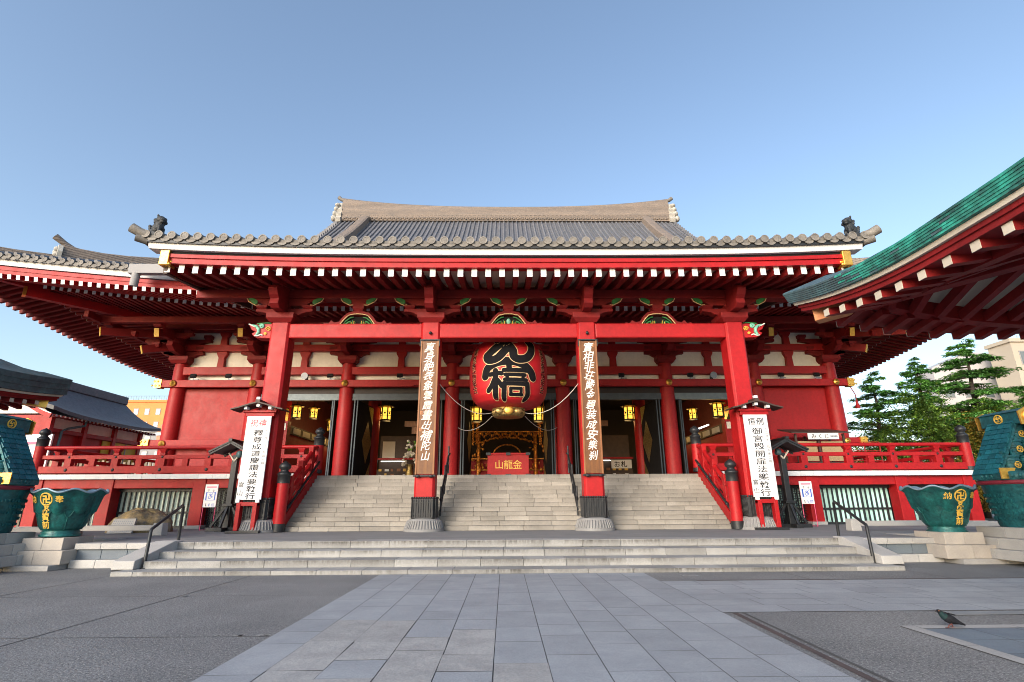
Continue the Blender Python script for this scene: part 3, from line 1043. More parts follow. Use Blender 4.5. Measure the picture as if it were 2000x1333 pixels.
for run in RUNS:
    L = 26.6 if run == 'front' else 25.2
    outv = {'front': (0, -1, 0), 'left': (-1, 0, 0), 'right': (1, 0, 0)}[run]
    k = -int(L/.42)*.42
    while k < L:
        if (run == 'front' and abs(k) > 12.9) or (run != 'front' and k < 6):
            p = EV(run, k, OV+.06, 11.78)
            end_tile(b, p, outv, .118, 0, .5+random.uniform(-.15, .15))
            c = EV(run, k+.21, OV+.04, 11.70)
            tv = Vector((1, 0, 0)) if run == 'front' else Vector((0, 1, 0))
            arc = [c+tv*(.15*cos(pi+pi*q/6))+Z_*(.11*sin(pi+pi*q/6)) for q in range(7)]
            arc += [c+tv*.15+Z_*.07, c-tv*.15+Z_*.07]
            b.add(arc, [tuple(range(len(arc)))], 0, .45)
        k += .42
b.build('eave_tiles', [TILEE, TILE], HALL)
b = MB()
for run in RUNS:
    sweep(b, run, rect(6.6, 7.62, 11.62, 11.74), 60, 1)
    sweep(b, run, [(6.9, 11.36), (7.42, 11.36), (7.52, 11.66), (6.9, 11.66)], 60, 0)
b.build('white_eave_board', [WHITE, IRON], HALL)
b = MB()
for run in RUNS:
    sweep(b, run, rect(6.7, 7.34, 11.14, 11.32), 60)
    sweep(b, run, rect(6.75, 7.30, 10.95, 11.138), 60)
    sweep(b, run, rect(4.95, 5.2, 11.15, 11.34), 60)
b.build('eave_fascia', RED, HALL)
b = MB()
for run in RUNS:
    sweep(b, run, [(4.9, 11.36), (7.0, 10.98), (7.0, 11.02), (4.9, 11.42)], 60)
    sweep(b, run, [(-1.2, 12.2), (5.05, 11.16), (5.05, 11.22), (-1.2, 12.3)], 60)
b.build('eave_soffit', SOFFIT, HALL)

RAFN = [0]
REST = MB()
def rafter(run, s, kind):
    if kind == 'fly':
        d0, d1, z0, z1, wd, ht = 5.05, 7.36, 11.19, 10.83, .17, .21
    else:
        d0, d1, z0, z1, wd, ht = -.2, 5.12, 11.93, 11.02, .18, .24
    h = abs(s)-(19.0 if run == 'front' else 17.6)
    if h > d1-.3:
        return
    if h+.15 > d0:
        f = (h+.15-d0)/(d1-d0)
        z0 = z0+(z1-z0)*f
        d0 = h+.15
    p0, p1 = EV(run, s, d0, z0), EV(run, s, d1, z1)
    own = run == 'front' and s < 0 and abs(s) > 13.2 and RAFN[0] < 50 and -24.3 < s
    b = MB() if own else REST
    b.bar(p0, p1, wd, ht, 0)
    e = (p1-p0).normalized()
    b.bar(p1, p1+e*.012, wd*1.0, ht*1.0, 1)
    if own:
        b.build('rafter', [RED3 if kind == 'base' else RED, WHITE], HALL)
        RAFN[0] += 1
for run in RUNS:
    L = 26.4 if run == 'front' else 25.0
    k = -int(L/.42)*.42
    while k < L:
        if run == 'front' or k < 12:
            if not (run == 'front' and abs(k) < 13.0):
                rafter(run, k, 'fly')
            rafter(run, k+.1, 'base')
        k += .42
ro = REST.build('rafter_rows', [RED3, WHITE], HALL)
ro['kind'] = 'stuff'
for sg in (-1, 1):                                                  # hip rafters under the corners
    b = MB()
    b.bar((AX+sg*18.6, 30.4, 11.75), (AX+sg*24.2, 24.8, 11.9), .34, .45, 0)
    b.bar((AX+sg*23.6, 25.4, 12.25), (AX+sg*26.3, 22.7, 12.45), .30, .34, 0)
    b.bar((AX+sg*24.2, 24.8, 11.9), (AX+sg*24.3, 24.7, 11.9), .36, .47, 1)
    b.build('hip_rafter', [RED, GOLD], HALL)

# --- bracket sets on the columns
def boat(b, c, half, z0, z1, th, ax=X_, mi=0, rise=.55):
    h = z1-z0
    n = 7
    pts = [(-half, h), (-half, h*rise)]
    for q in range(1, n):
        a = pi/2*q/n
        pts.append((-half+half*.42*sin(a), h*rise*cos(a)))
    pts += [(-half*.5, 0), (half*.5, 0)]
    for q in range(n-1, 0, -1):
        a = pi/2*q/n
        pts.append((half-half*.42*sin(a), h*rise*cos(a)))
    pts += [(half, h*rise), (half, h)]
    un = Vector(ax).cross(Z_)
    b.prism(pts, (c[0], c[1], z0), ax, Z_, un, -th/2, th/2, mi)
def masu(b, x, y, z0, z1, w, mi=0):
    h = z1-z0
    b.frus(x, y, z0, z0+h*.45, w*.36, w*.36, w*.5, w*.5, mi)
    b.box(x-w/2, x+w/2, y-w/2, y+w/2, z0+h*.45, z1, mi)
def tail(b, p0, p1, wd, ht):
    p0, p1 = Vector(p0), Vector(p1)
    b.bar(p0, p1, wd, ht*1.15, 0, h1=ht)
for i, x in enumerate(CX):
    b = MB()
    y = YF
    b.frus(x, y, 9.44, 9.62, .42, .42, .55, .55, 0)
    b.box(x-.55, x+.55, y-.55, y+.55, 9.62, 9.86, 0)
    boat(b, (x, y), 1.15, 9.86, 10.20, .34)
    for q in (-.95, 0, .95):
        masu(b, x+q, y-.02, 10.20, 10.5, .46)
    boat(b, (x, y), 1.5, 10.6, 10.95, .34)
    for q in (-1.3, 1.3):
        masu(b, x+q, y-.02, 10.95, 11.2, .44)
    # arms stepping forward
    b.prism([(0, 9.86), (1.0, 9.95), (1.35, 10.2), (1.3, 10.45), (0, 10.45)], (x-.17, y-.2, 0), -Y_, Z_, X_, 0, .34)
    masu(b, x, y-1.25, 10.42, 10.68, .44)
    boat(b, (x, y-1.25), 1.1, 10.68, 10.98, .3)
    b.prism([(0, 10.5), (1.9, 10.5), (2.35, 10.75), (2.4, 11.0), (0, 11.0)], (x-.15, y-.2, 0), -Y_, Z_, X_, 0, .3)
    masu(b, x, y-2.65, 10.86, 11.06, .42)
    for q in (-.8, .8):
        masu(b, x+q, y-1.25, 10.98, 11.2, .4)
    boat(b, (x, y-2.75), 1.15, 11.04, 11.30, .28)
    tail(b, (x, y, 11.3), (x, y-2.75, 10.55), .24, .42)
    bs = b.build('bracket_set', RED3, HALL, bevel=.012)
    g = MB()
    d = (Vector((x, y-2.75, 10.55))-Vector((x, y, 11.3))).normalized()
    p = Vector((x, y-2.75, 10.55))
    g.bar(p, p+d*.02, .26, .46)
    g.build('gold_cap', GOLDP, bs)
for sg, x in ((-1, CX[0]), (1, CX[7])):
    b = MB()
    g = MB()
    for p1, z0 in (((x+sg*1.5, 28.5, 9.95), 10.6), ((x+sg*2.9, 27.1, 10.55), 11.2)):
        tail(b, (x, YF, z0), p1, .26, .42)
        d = (Vector(p1)-Vector((x, YF, z0))).normalized()
        g.bar(Vector(p1), Vector(p1)+d*.03, .27, .46)
    for q in (0, 1.4, 2.8):
        masu(b, x+sg*(1.0+q*.6), 29-q*.6, 10.2+q*.27, 10.5+q*.27, .44)
    for k in range(1, 3):
        b.prism([(0, 9.86+.6*k-.6), (1.0*k, 9.95+.6*k-.6), (1.0*k+.35, 10.2+.6*k-.6), (1.0*k+.3, 10.45+.6*k-.6), (0, 10.45+.6*k-.6)], (x, y+.17, 0), X_*sg, Z_, Y_, -.34, 0)
    bs = b.build('bracket_set', RED3, HALL, bevel=.012)
    g.build('gold_cap', GOLDP, bs)
b = MB()
b.box(AX-22, AX+22, 26.93, 27.25, 11.02, 11.36)
b.box(AX-19.8, AX+19.8, 28.6, 28.85, 11.2, 11.5)
for sg in (-1, 1):
    a, c = sorted((AX+sg*21.85, AX+sg*22.1))
    b.box(a, c, 26, 62, 11.02, 11.36)
b.build('eave_purlin', RED3, HALL, bevel=.015)
b = MB()
b.box(26.0*0-17.05+AX, AX-16.85, 22.1, 22.5, 10, 10.01)
b = MB()                                                            # box gutter with its downpipe beside the porch roof
b.box(AX-17.05, AX-13.4, 21.75, 22.05, 11.55, 12.0, 0)
b.tube([(AX-16.75, 21.9, 11.6), (AX-16.75, 21.9, 11.4), (AX-16.8, 21.95, 11.0)], .17, 12, 0)
b.build('rain_gutter', GREYW, HALL, bevel=.015)
for sg, yy in ((-1, 34.6), (1, 32.4)):
    b = MB()
    p = EV('left' if sg < 0 else 'right', yy-YC, 7.4, 11.3)
    b.tube([p, p-Vector((0, 0, .5))], .09, 8)
    b.build('drain_spout', IRON, HALL)
# ================================================================== THE PORCH (pillars, beams, roof)
PX = [AX+x for x in (-9.38, -3.2, 3.22, 9.38)]
YP = 20.9
for i, x in enumerate(PX):
    b = MB()
    h, c = .39, .085
    oc = [(-h, -h+c), (-h+c, -h), (h-c, -h), (h, -h+c), (h, h-c), (h-c, h), (-h+c, h), (-h, h-c)]
    b.prism(oc, (x, YP, 0), X_, Y_, Z_, 1.78, 8.78)
    pl = b.build('porch_pillar', RED, HALL, bevel=.012)
    b = MB()
    b.lathe((x, YP, ZT), [(.74, -.02), (.76, .03), (.70, .12), (.60, .40), (.52, .46), (.4, .47)], 40)
    for k in range(40):                                             # petals carved in the base
        a = 2*pi*k/40
        b.tube([(x+.72*cos(a), YP+.72*sin(a), ZT+.10), (x+.615*cos(a), YP+.615*sin(a), ZT+.38)], .03, 5)
    b.build('stone_base', FLUTE, pl)
    b = MB()
    s = .43
    oc2 = [(p[0]*s/h, p[1]*s/h) for p in oc]
    b.prism(oc2, (x, YP, 0), X_, Y_, Z_, ZT+.45, 1.78)
    for z in (ZT+.47, 1.1+.12, 1.62, 1.74):
        b.prism([(p[0]*1.045, p[1]*1.045) for p in oc2], (x, YP, 0), X_, Y_, Z_, z, z+.05)
    for k in range(9):
        xx = x-.36+k*.09
        b.tube([(xx, YP-.445, 1.12), (xx, YP-.445, 1.82)], .017, 5)
        b.ball((xx, YP-.44, 1.82), .045, 6)
        for sx in (-1, 1):
            b.tube([(x+sx*.445, YP-.36+k*.09, 1.12), (x+sx*.445, YP-.36+k*.09, 1.82)], .017, 5)
            b.ball((x+sx*.44, YP-.36+k*.09, 1.82), .045, 6)
    b.build('metal_collar', IRON, pl)
for i in range(3):
    b = MB()
    b.box(PX[i]+.36, PX[i+1]-.36, YP-.33, YP+.33, 8.11, 8.74)
    b.build('porch_beam', RED, HALL, bevel=.05)
for sg, x in ((-1, PX[0]), (1, PX[3])):                             # painted beast-head beam ends
    b = MB()
    out = [(.3, 0), (.95, .03), (1.12, .12), (1.2, .22), (1.05, .30), (1.22, .38), (1.36, .62), (1.15, .56), (1.0, .66), (.8, .62), (.6, .66), (.3, .64)]
    b.prism(out, (x, YP-.24, 8.12), X_*sg, Z_, Y_, 0, .48)
    nb = b.build('beam_end_carving', RED, HALL, bevel=.02)
    g = MB()
    def loc(u, v):
        return Vector((x+sg*u, YP-.262, 8.12+v))
    def spiral(u, v, r, mi, th=.018, a0=0, turns=1.6):
        g.tube([loc(u+sg*0+r*(1-q/22*.8)*cos(a0+2*pi*turns*q/22), v+r*(1-q/22*.8)*sin(a0+2*pi*turns*q/22)) for q in range(23)], th, 6, mi)
    spiral(.52, .40, .11, 0)
    spiral(.62, .2, .06, 0)
    spiral(.8, .52, .1, 1, .035)
    g.tube([loc(.98, .14), loc(.9, .26), loc(.92, .4), loc(1.02, .52), loc(1.2, .58)], [.05, .07, .07, .06, .03], 8, 1)
    g.tube([loc(1.0, .62), loc(.86, .64), loc(.6, .66), loc(.42, .65)], .03, 6, 2)
    g.tube([loc(.72, .12), loc(.8, .16), loc(.94, .1), loc(1.05, .12)], .03, 6, 3)
    g.tube([loc(1.08, .5), loc(1.2, .55), loc(1.34, .62)], .03, 6, 3)
    g.build('painted_scrollwork', [GOLDP, MINT, GREENP, WHITEL], nb)
b = MB()
b.box(AX-13.1, AX+13.1, YP-.27, YP+.27, 9.90, 10.28)
b.build('porch_purlin', RED3, HALL, bevel=.02)
def green_tip(g, x, sg, half, z0, z1):
    """painted cloud at the end of a boat-shaped arm"""
    yb = YP-.202
    pts = [(-.36, .10), (-.26, .04), (-.1, .14), (.0, .22), (.05, .30), (-.05, .34), (-.2, .30), (-.34, .22)]
    g.prism([(sg*p[0], p[1]) for p in pts][::sg], (x+sg*half, yb, z0), X_, Z_, -Y_, 0, .02, 0)
    q = [(-.44, .02), (-.30, .0), (-.12, .09), (.02, .17), (.10, .31)]
    g.tube([(x+sg*(half+u), yb-.012, z0+v) for u, v in q], .02, 6, 1)
for i, x in enumerate(PX):
    b = MB()
    b.frus(x, YP, 8.76, 8.92, .42, .42, .56, .56)
    b.box(x-.56, x+.56, YP-.56, YP+.56, 8.92, 9.16)
    boat(b, (x, YP), 1.18, 9.16, 9.44, .38)
    for q in (-.95, 0, .95):
        masu(b, x+q, YP, 9.44, 9.6, .46)
    boat(b, (x, YP), 1.55, 9.58, 9.90, .38, rise=.75)
    # noses stepping forward
    b.prism([(0, 9.16), (.75, 9.16), (.95, 9.3), (.9, 9.5), (1.05, 9.62), (1.2, 9.85), (1.1, 10.0), (.8, 10.05), (1.0, 10.25), (0, 10.35)], (x-.18, YP-.3, 0), -Y_, Z_, X_, 0, .36)
    bs = b.build('porch_bracket', RED3, HALL, bevel=.015)
    g = MB()
    for sg in (-1, 1):
        green_tip(g, x, sg, 1.5, 9.58, 9.9)
    g.build('painted_tip', [GREENP, GLINE], bs)
KX = [AX-6.3, AX, AX+6.3]
for i, x in enumerate(KX):
    b = MB()
    outer = [(-1.45, 0), (-1.38, .1), (-1.22, .06), (-1.1, .2), (-.98, .1), (-.78, .14), (-.62, .36), (-.45, .53), (-.2, .6), (.2, .6), (.45, .53), (.62, .36), (.78, .14), (.98, .1), (1.1, .2), (1.22, .06), (1.38, .1), (1.45, 0)]
    inner = [(.72, 0), (.55, .24), (.4, .40), (.18, .455), (0, .47), (-.18, .455), (-.4, .40), (-.55, .24), (-.72, 0)]
    o = (x, YP-.14, 8.745)
    left = [p for p in outer if p[0] <= 0]
    for half in (0, 1):                                              # left and right legs meet at the top
        sg = -1 if half == 0 else 1
        seg = [(sg*abs(p[0]), p[1]) for p in outer[:9]] + [(0, .6)] + [(0, .47)] + [(sg*abs(p[0]), p[1]) for p in inner[5:]]
        b.prism(seg, o, X_, Z_, Y_, 0, .28)
    masu(b, x, YP, 9.34, 9.58, .46)
    boat(b, (x, YP), .72, 9.58, 9.90, .38, rise=.75)
    ks = b.build('frog_leg_strut', RED3, HALL)
    g = MB()
    g.tube([(x+p[0], YP-.155, 8.755+p[1]) for p in inner], .022, 6, 1)
    g.box(x-.6, x+.6, YP-.02, YP+.0, 8.745, 9.13, 2)
    rr = random.Random(31+i)
    for sg in (-1, 1):
        g.tube([(x+sg*.62, YP-.06, 8.78), (x+sg*.52, YP-.08, 8.92), (x+sg*.34, YP-.09, 9.06), (x+sg*.2, YP-.08, 9.1)], .03, 6, 0)
        g.tube([(x+sg*.5, YP-.07, 8.78), (x+sg*.40, YP-.09, 8.88), (x+sg*.30, YP-.09, 8.90)], .04, 6, 0)
        for q in range(5):
            g.tube([(x+sg*(.12+.05*q), YP-.08, 8.76), (x+sg*(.10+.05*q+.03*rr.random()), YP-.12, 8.88+.04*(q % 3))], .016, 5, 3 if q % 2 else 0)
        green_tip(g, x, sg, .66, 9.58, 9.9)
    if i == 1:
        g.ball((x, YP-.08, 8.9), (.10, .06, .14), 8, 4)
    g.build('painted_carving', [GREENP, GLINE, BLACK, GOLDP, MINT], ks)

# --- porch roof
HW = 13.72
def upP(x):
    return .27*(abs(x-AX)/HW)**3.2
def zp(y):
    return 10.99+.27*(y-17.8)
def sweepx(b, pts_yz, hw=HW, n=36, mi=0, tint=.5, k=1.0):
    m = len(pts_yz)
    rows = [[(AX-hw+2*hw*i/n, y, z+k*upP(AX-hw+2*hw*i/n)) for y, z in pts_yz] for i in range(n+1)]
    fs = [(i*m+j, i*m+(j+1) % m, (i+1)*m+(j+1) % m, (i+1)*m+j) for i in range(n) for j in range(m)]
    b.add([p for r in rows for p in r], fs, mi, tint)
    b.add(rows[0], [tuple(range(m))[::-1]], mi, tint)
    b.add(rows[-1], [tuple(range(m))], mi, tint)
def ry(y0, y1, z0, z1):
    return [(y0, z0), (y1, z0), (y1, z1), (y0, z1)]
b = MB()
ys = [17.85, 19, 20.5, 22, 24, 26]
b.grid([[(AX-HW+2*HW*i/36, y, zp(y)+upP(AX-HW+2*HW*i/36)*max(0, 1-(y-17.8)/9)) for i in range(37)] for y in ys], 0, .42)
NP = 56
pitch = 2*(HW-.1)/NP
for i in range(NP+1):
    x = AX-HW+.1+i*pitch
    b.tube([(x, y, zp(y)+.06+upP(x)*max(0, 1-(y-17.8)/9)) for y in ys], .15, 8, 0, .5+random.uniform(-.15, .15))
for sg in (-1, 1):
    b.bar((AX+sg*(HW+.1), 17.9, zp(17.9)+.28), (AX+sg*(HW+.1), 26, zp(26)+.05), .34, .3, 0, tint=.5)
b.build('porch_roof', TILE, HALL)
b = MB()
for i in range(NP+1):
    x = AX-HW+.1+i*pitch
    p = Vector((x, 17.78, 11.08+upP(x)))
    end_tile(b, p, (0, -1, 0), .158, 0, .5+random.uniform(-.12, .12), '卍', 1)
    if i < NP:
        c = Vector((x+pitch/2, 17.82, 10.97+upP(x+pitch/2)))
        arc = [c+X_*(.19*cos(pi+pi*q/8))+Z_*(.14*sin(pi+pi*q/8)) for q in range(9)]
        inn = [c+X_*(.17*cos(pi+pi*q/8))+Z_*(.05+.10*sin(pi+pi*q/8)) for q in range(9)]
        b.add(arc+inn, [(q, q+1, 10+q, 9+q) for q in range(8)], 0, .55)
        b.add([v+Y_*.02 for v in arc]+[c+X_*.19+Z_*.1+Y_*.02, c-X_*.19+Z_*.1+Y_*.02], [tuple(range(11))], 0, .3)
for sg in (-1, 1):
    x = AX+sg*HW
    b.tube([(x-sg*.1, 17.95, 11.36), (x+sg*.15, 17.85, 11.42), (x+sg*.42, 17.72, 11.56)], [.17, .18, .19], 12, 0)
    b.tube([(x-sg*.1, 18.0, 11.15), (x+sg*.25, 17.8, 11.2)], [.16, .15], 10, 0, .35)
b.build('porch_eave_tiles', [TILEE, TILE], HALL)
b = MB()
sweepx(b, ry(17.86, 18.6, 10.80, 10.92), HW+.1, mi=1)
sweepx(b, [(18.02, 10.60), (18.5, 10.60), (18.5, 10.86), (17.92, 10.86)], HW-.15, mi=0)
b.build('porch_eave_board', [WHITE, IRON], HALL)
b = MB()
sweepx(b, ry(18.16, 18.45, 10.48, 10.60), HW-.7, mi=1, k=.9)
sweepx(b, ry(18.10, 18.5, 10.345, 10.49), HW-.72, k=.85)
sweepx(b, ry(18.16, 18.5, 10.135, 10.343), HW-.75, k=.8)
b.build('porch_fascia', [RED, BLACK], HALL)
for sg in (-1, 1):
    b = MB()
    x = AX+sg*(HW-.78)
    b.box(x-.17, x+.17, 18.04, 18.5, 9.98+.22, 10.80, 0)
    for q in range(4):
        b.ball((x-sg*.2, 18.1+.1*q, 10.25+.13*q), .07, 7)
    b.build('gilt_corner_cap', GOLD, HALL, bevel=.02)
    b = MB()
    pts = [(18.3, 10.02), (20.5, 10.28), (22.5, 10.65), (25.5, 11.2), (27.6, 11.55)]
    for (ya, za), (yb, zb) in zip(pts, pts[1:]):
        b.bar((AX+sg*(HW-.75), ya, za+.1), (AX+sg*(HW-.75), yb+.02, zb+.1), .16, .34)
    b.build('verge_board', WOODD, HALL)
def zraf(y):
    d = y-18.3
    return 9.98+.115*d+.03*d*d
b = MB()
yy = [18.32, 19.2, 20.2, 21.3, 22.4, 23.4]
b.grid([[(AX-HW+.7+2*(HW-.7)*i/20, y, zraf(y)+.175+.8*upP(AX-HW+.7+2*(HW-.7)*i/20)*max(0, 1-(y-18.3)/5)) for i in range(21)] for y in yy])
b.build('porch_soffit', CREAM, HALL)
proto = None
for i in range(50):
    x = AX-12.91+i*.527
    b = MB()
    pts = [Vector((x, y, zraf(y)+.8*upP(x)*max(0, 1-(y-18.3)/5))) for y in yy]
    vs = [p+Vector((dx, 0, dz)) for p in pts for dx, dz in ((-.105, -.155), (.105, -.155), (.105, .155), (-.105, .155))]
    fs = [(q*4+k, q*4+(k+1) % 4, q*4+4+(k+1) % 4, q*4+4+k) for q in range(5) for k in range(4)]
    b.add(vs, fs, 0)
    b.add(vs[:4], [(0, 3, 2, 1)], 0)
    b.add([v-Vector((0, .012, 0)) for v in vs[:4]]+vs[:4], [(0, 1, 2, 3), (0, 4, 5, 1), (1, 5, 6, 2), (2, 6, 7, 3), (3, 7, 4, 0)], 1)
    b.build('porch_rafter', [RED3, WHITE], HALL)

# ================================================================== LION STATUES on the porch roof
def lion(sx, label, loc):
    b = MB()
    Bl = lambda c, r: b.ball((loc[0]+sx*c[0]*.86, loc[1]+c[1]*.86, loc[2]+c[2]*.80), tuple(q*.84 for q in r), 10)
    Bl((-.16, .12, .26), (.24, .22, .26))            # haunches
    Bl((-.02, .02, .42), (.24, .20, .28))            # trunk
    Bl((.12, -.06, .5), (.2, .19, .26))              # chest
    Bl((.17, -.1, .82), (.21, .19, .19))             # head
    Bl((.31, -.2, .77), (.13, .12, .10))             # muzzle
    Bl((.30, -.2, .66), (.1, .09, .06))              # jaw
    for a in range(9):                               # mane curls
        t = a*.75
        Bl((.10+.19*cos(t), -.02+.08*sin(a), .80+.19*sin(t)), (.085, .1, .085))
    for y in (-.2, .08):
        for z in (.10, .2, .3, .4):
            Bl((.22+.01*z, y, z), (.075, .075, .09))
        Bl((.27, y-.02, .05), (.11, .09, .06))
    for y in (-.02, .28):
        Bl((-.1, y, .14), (.19, .1, .16))
        Bl((.04, y, .05), (.14, .09, .06))
    for z in range(5):
        Bl((-.36-.02*z, .14, .18+.11*z), (.08, .08, .09))
    Bl((.1, -.24, .98), (.05, .05, .07))
    Bl((.1, .06, .98), (.05, .05, .07))
    b.box(loc[0]-.42, loc[0]+.42, loc[1]-.32, loc[1]+.42, loc[2]-.12, loc[2]+.03)
    t = thing('lion_statue', label, 'lion statue', loc)
    o = b.build('body', LION, t)
    r = o.modifiers.new('remesh', 'REMESH')
    r.mode = 'VOXEL'
    r.voxel_size = .022
    return t
lion(1, 'dark seated lion statue on the roof corner above the gutter, tail to the left', (AX-13.5, 18.15, 11.42))
lion(-1, 'dark seated lion statue on the roof corner by the green copper roof, tail right', (AX+13.4, 18.15, 11.42))
# ================================================================== PILLAR PLAQUES
def plaque(x, label, chars, frame_top):
    t = thing('pillar_plaque', label, 'plaque', (x, YP-.4, 2.65))
    b = MB()
    y = YP-.46
    b.box(x-.30, x+.30, y-.0, y+.05, 2.68, 7.92)
    b.build('board', WOOD, t)
    b = MB()
    b.box(x-.365, x-.30, y-.025, y+.06, 2.66, 7.94)
    b.box(x+.30, x+.365, y-.025, y+.06, 2.66, 7.94)
    b.build('frame', WOODL, t, bevel=.01)
    b = MB()
    b.box(x-.40, x+.40, y-.04, y+.06, 7.94, 8.0)
    for s in (-1, 1):
        b.box(x+s*.385-.02, x+s*.385+.02, y-.04, y+.06, 7.7, 7.95)
    b.build('top_bracket', IRON, t, bevel=.01)
    b = MB()
    for s in (-1, 1):
        b.ball((x+s*.25, y-.05, 2.60), (.11, .06, .06), 8)
    b.box(x-.42, x+.42, y-.05, y+.06, 2.58, 2.65)
    b.build('bottom_bracket', IRON, t, bevel=.01)
    b = MB()
    b.ball((x, y-.0, 8.28), .07, 8)
    b.build('iron_knob', IRON, t)
    b = MB()
    b.text(chars, (x+.01, y, 7.66), X_, Z_, .41, 0, .011, .008, pitch=.392, sx=.95, jit=.14, shear=.28)
    b.build('lettering', WHITELR, t)
    b = MB()
    for k, (u, z) in enumerate(frame_top):
        b.box(x+u-.045, x+u+.045, y-.006, y+.004, z-.06, z+.06, 0)
        b.box(x+u-.03, x+u+.03, y-.009, y-.0065, z-.045, z+.045, 1)
    b.build('seal_mark', [CARVE, WOODL], t)
WHITELR = WHITEL
plaque(PX[1], 'tall wooden plaque with white brush characters on the pillar left of the big lantern', '真身絶表象雲霞畫出補陀山', [(-.22, 5.0), (-.23, 4.35)])
plaque(PX[2], 'tall wooden plaque with white brush characters on the pillar right of the big lantern', '實相非荘嚴金碧装成安樂刹', [(.22, 7.75)])

# ================================================================== THE GREAT LANTERN
LX, LY, LZ = AX, 23.0, 5.56
t = thing('giant_lantern', 'giant red paper lantern with black gold-edged characters hanging under the middle beam', 'lantern', (LX, LY, LZ))
prof0 = [(.74, 0), (1.12, .07), (1.40, .21), (1.57, .42), (1.67, .72), (1.715, 1.15), (1.725, 1.7), (1.70, 2.1), (1.62, 2.45), (1.45, 2.75), (1.15, 2.98), (.85, 3.05)]
def lrad(z):
    for (r0, z0), (r1, z1) in zip(prof0, prof0[1:]):
        if z0 <= z <= z1:
            f = (z-z0)/(z1-z0)
            return r0+(r1-r0)*f
    return .8
prof = []
n = 36
for i in range(n):
    za, zb = 3.05*i/n, 3.05*(i+1)/n
    prof += [(lrad(za), za), (lrad((za+zb)/2)+.028, (za+zb)/2)]
prof.append((.85, 3.05))
b = MB()
b.lathe((LX, LY, LZ), prof, 72)
b.build('paper_body', LANT, t)
def wrap_text(b, ch, off, xc, zc, sx, sz, lift, mi, a0=0.0, maxlen=.045):
    vs, fs = glyph_fine(ch, off, maxlen)
    out = []
    for x, y in vs:
        u, z = xc+(x-.5)*sx, zc+(y-.38)*sz
        r = lrad(z)
        a = a0+u/max(1.45, r)
        rr_ = r+lift+.012
        out.append((LX+rr_*sin(a), LY-rr_*cos(a), LZ+z))
    b.add(out, fs, mi)
def stroke(b, pts, wd, lift, mi):
    """one brush stroke on the paper: a ribbon with round ends that follows the lantern's curve"""
    P2 = []
    pts = [Vector((p[0], p[1])) for p in pts]
    for i in range(len(pts)-1):                                     # Catmull-Rom through the points
        p0, p1, p2, p3 = pts[max(0, i-1)], pts[i], pts[i+1], pts[min(len(pts)-1, i+2)]
        for q in range(8):
            u = q/8
            P2.append(.5*((2*p1)+(p2-p0)*u+(2*p0-5*p1+4*p2-p3)*u*u+(3*p1-p0-3*p2+p3)*u**3) if len(pts) > 2 else p1+(p2-p1)*u)
    P2.append(pts[-1])
    def on(p, l):
        z = p[1]
        r = lrad(max(0, min(3.0, z)))
        a = p[0]/max(1.5, r)
        return (LX+(r+l)*sin(a), LY-(r+l)*cos(a), LZ+z)
    vs, fs = [], []
    for i, p in enumerate(P2):
        d = P2[min(len(P2)-1, i+1)]-P2[max(0, i-1)]
        n = Vector((-d.y, d.x)).normalized()*wd/2
        vs += [on(p+n*k, lift) for k in (1, .33, -.33, -1)]
    for i in range(len(P2)-1):
        fs += [(i*4+k, i*4+k+1, i*4+5+k, i*4+4+k) for k in range(3)]
    b.add(vs, fs, mi)
    for p in (P2[0], P2[-1]):
        rim = [on(p+Vector((cos(2*pi*q/14), sin(2*pi*q/14)))*wd/2, lift+.0003) for q in range(14)]
        b.add(rim+[on(p, lift+.0003)], [(q, (q+1) % 14, 14) for q in range(14)], mi)
BRIDGE = [([(-.78, 1.20), (-.42, 1.24), (-.30, 1.22)], .17), ([(-.55, 1.35), (-.55, .28)], .20), ([(-.60, .98), (-.72, .72), (-.86, .55)], .18), ([(-.46, .95), (-.28, .70)], .17),
          ([(-1.02, 1.15), (-.90, 1.48), (-.45, 1.70), (.1, 1.74), (.6, 1.62), (.95, 1.35), (1.06, 1.10)], .30), ([(.0, 1.70), (.02, 1.40)], .2),
          ([(-.20, 1.36), (.82, 1.36)], .15), ([(-.14, 1.17), (.68, 1.17)], .13), ([(-.08, 1.18), (-.05, .98)], .12), ([(.62, 1.18), (.58, .98)], .12), ([(-.16, .96), (.74, .96)], .13),
          ([(-.18, .80), (-.20, .22)], .18), ([(-.20, .79), (.80, .79)], .14), ([(.78, .80), (.80, .40), (.74, .22)], .19),
          ([(.08, .60), (.52, .60)], .10), ([(.08, .60), (.09, .36)], .11), ([(.51, .60), (.50, .36)], .11), ([(.06, .36), (.54, .36)], .10)]
NN = [([(.05, 2.75), (-.35, 2.5), (-.78, 2.15), (-.95, 1.98), (-.80, 1.82), (-.45, 1.90), (-.12, 2.25), (.05, 2.42)], .30), ([(.05, 2.42), (.18, 2.2), (.22, 1.95), (.42, 1.84), (.76, 1.92), (.98, 2.2), (1.0, 2.5), (.85, 2.75)], .30),
      ([(-.5, 2.70), (-.2, 2.76), (.3, 2.74)], .2)]
b = MB()
lf = .032
for char in (BRIDGE, NN):
    for grow, mi in ((.055, 0), (.0, 1)):
        for pts, wd in char:
            stroke(b, pts, wd*(1.22 if wd < .16 else 1.15)+grow, lf, mi)
            lf += .0007
lt = b.build('big_characters', [GLINE, INK], t)
b = MB()
for a0 in (-1.03, 1.03):
    for k, ch in enumerate('東京新橋組合'):
        wrap_text(b, ch, .05, 0, 2.35-k*.33, .36, .36, .006, 0, a0, .08)
        wrap_text(b, ch, .012, 0, 2.35-k*.33, .36, .36, .014, 1, a0, .08)
b.build('side_characters', [GLINE, INK], t)
b = MB()
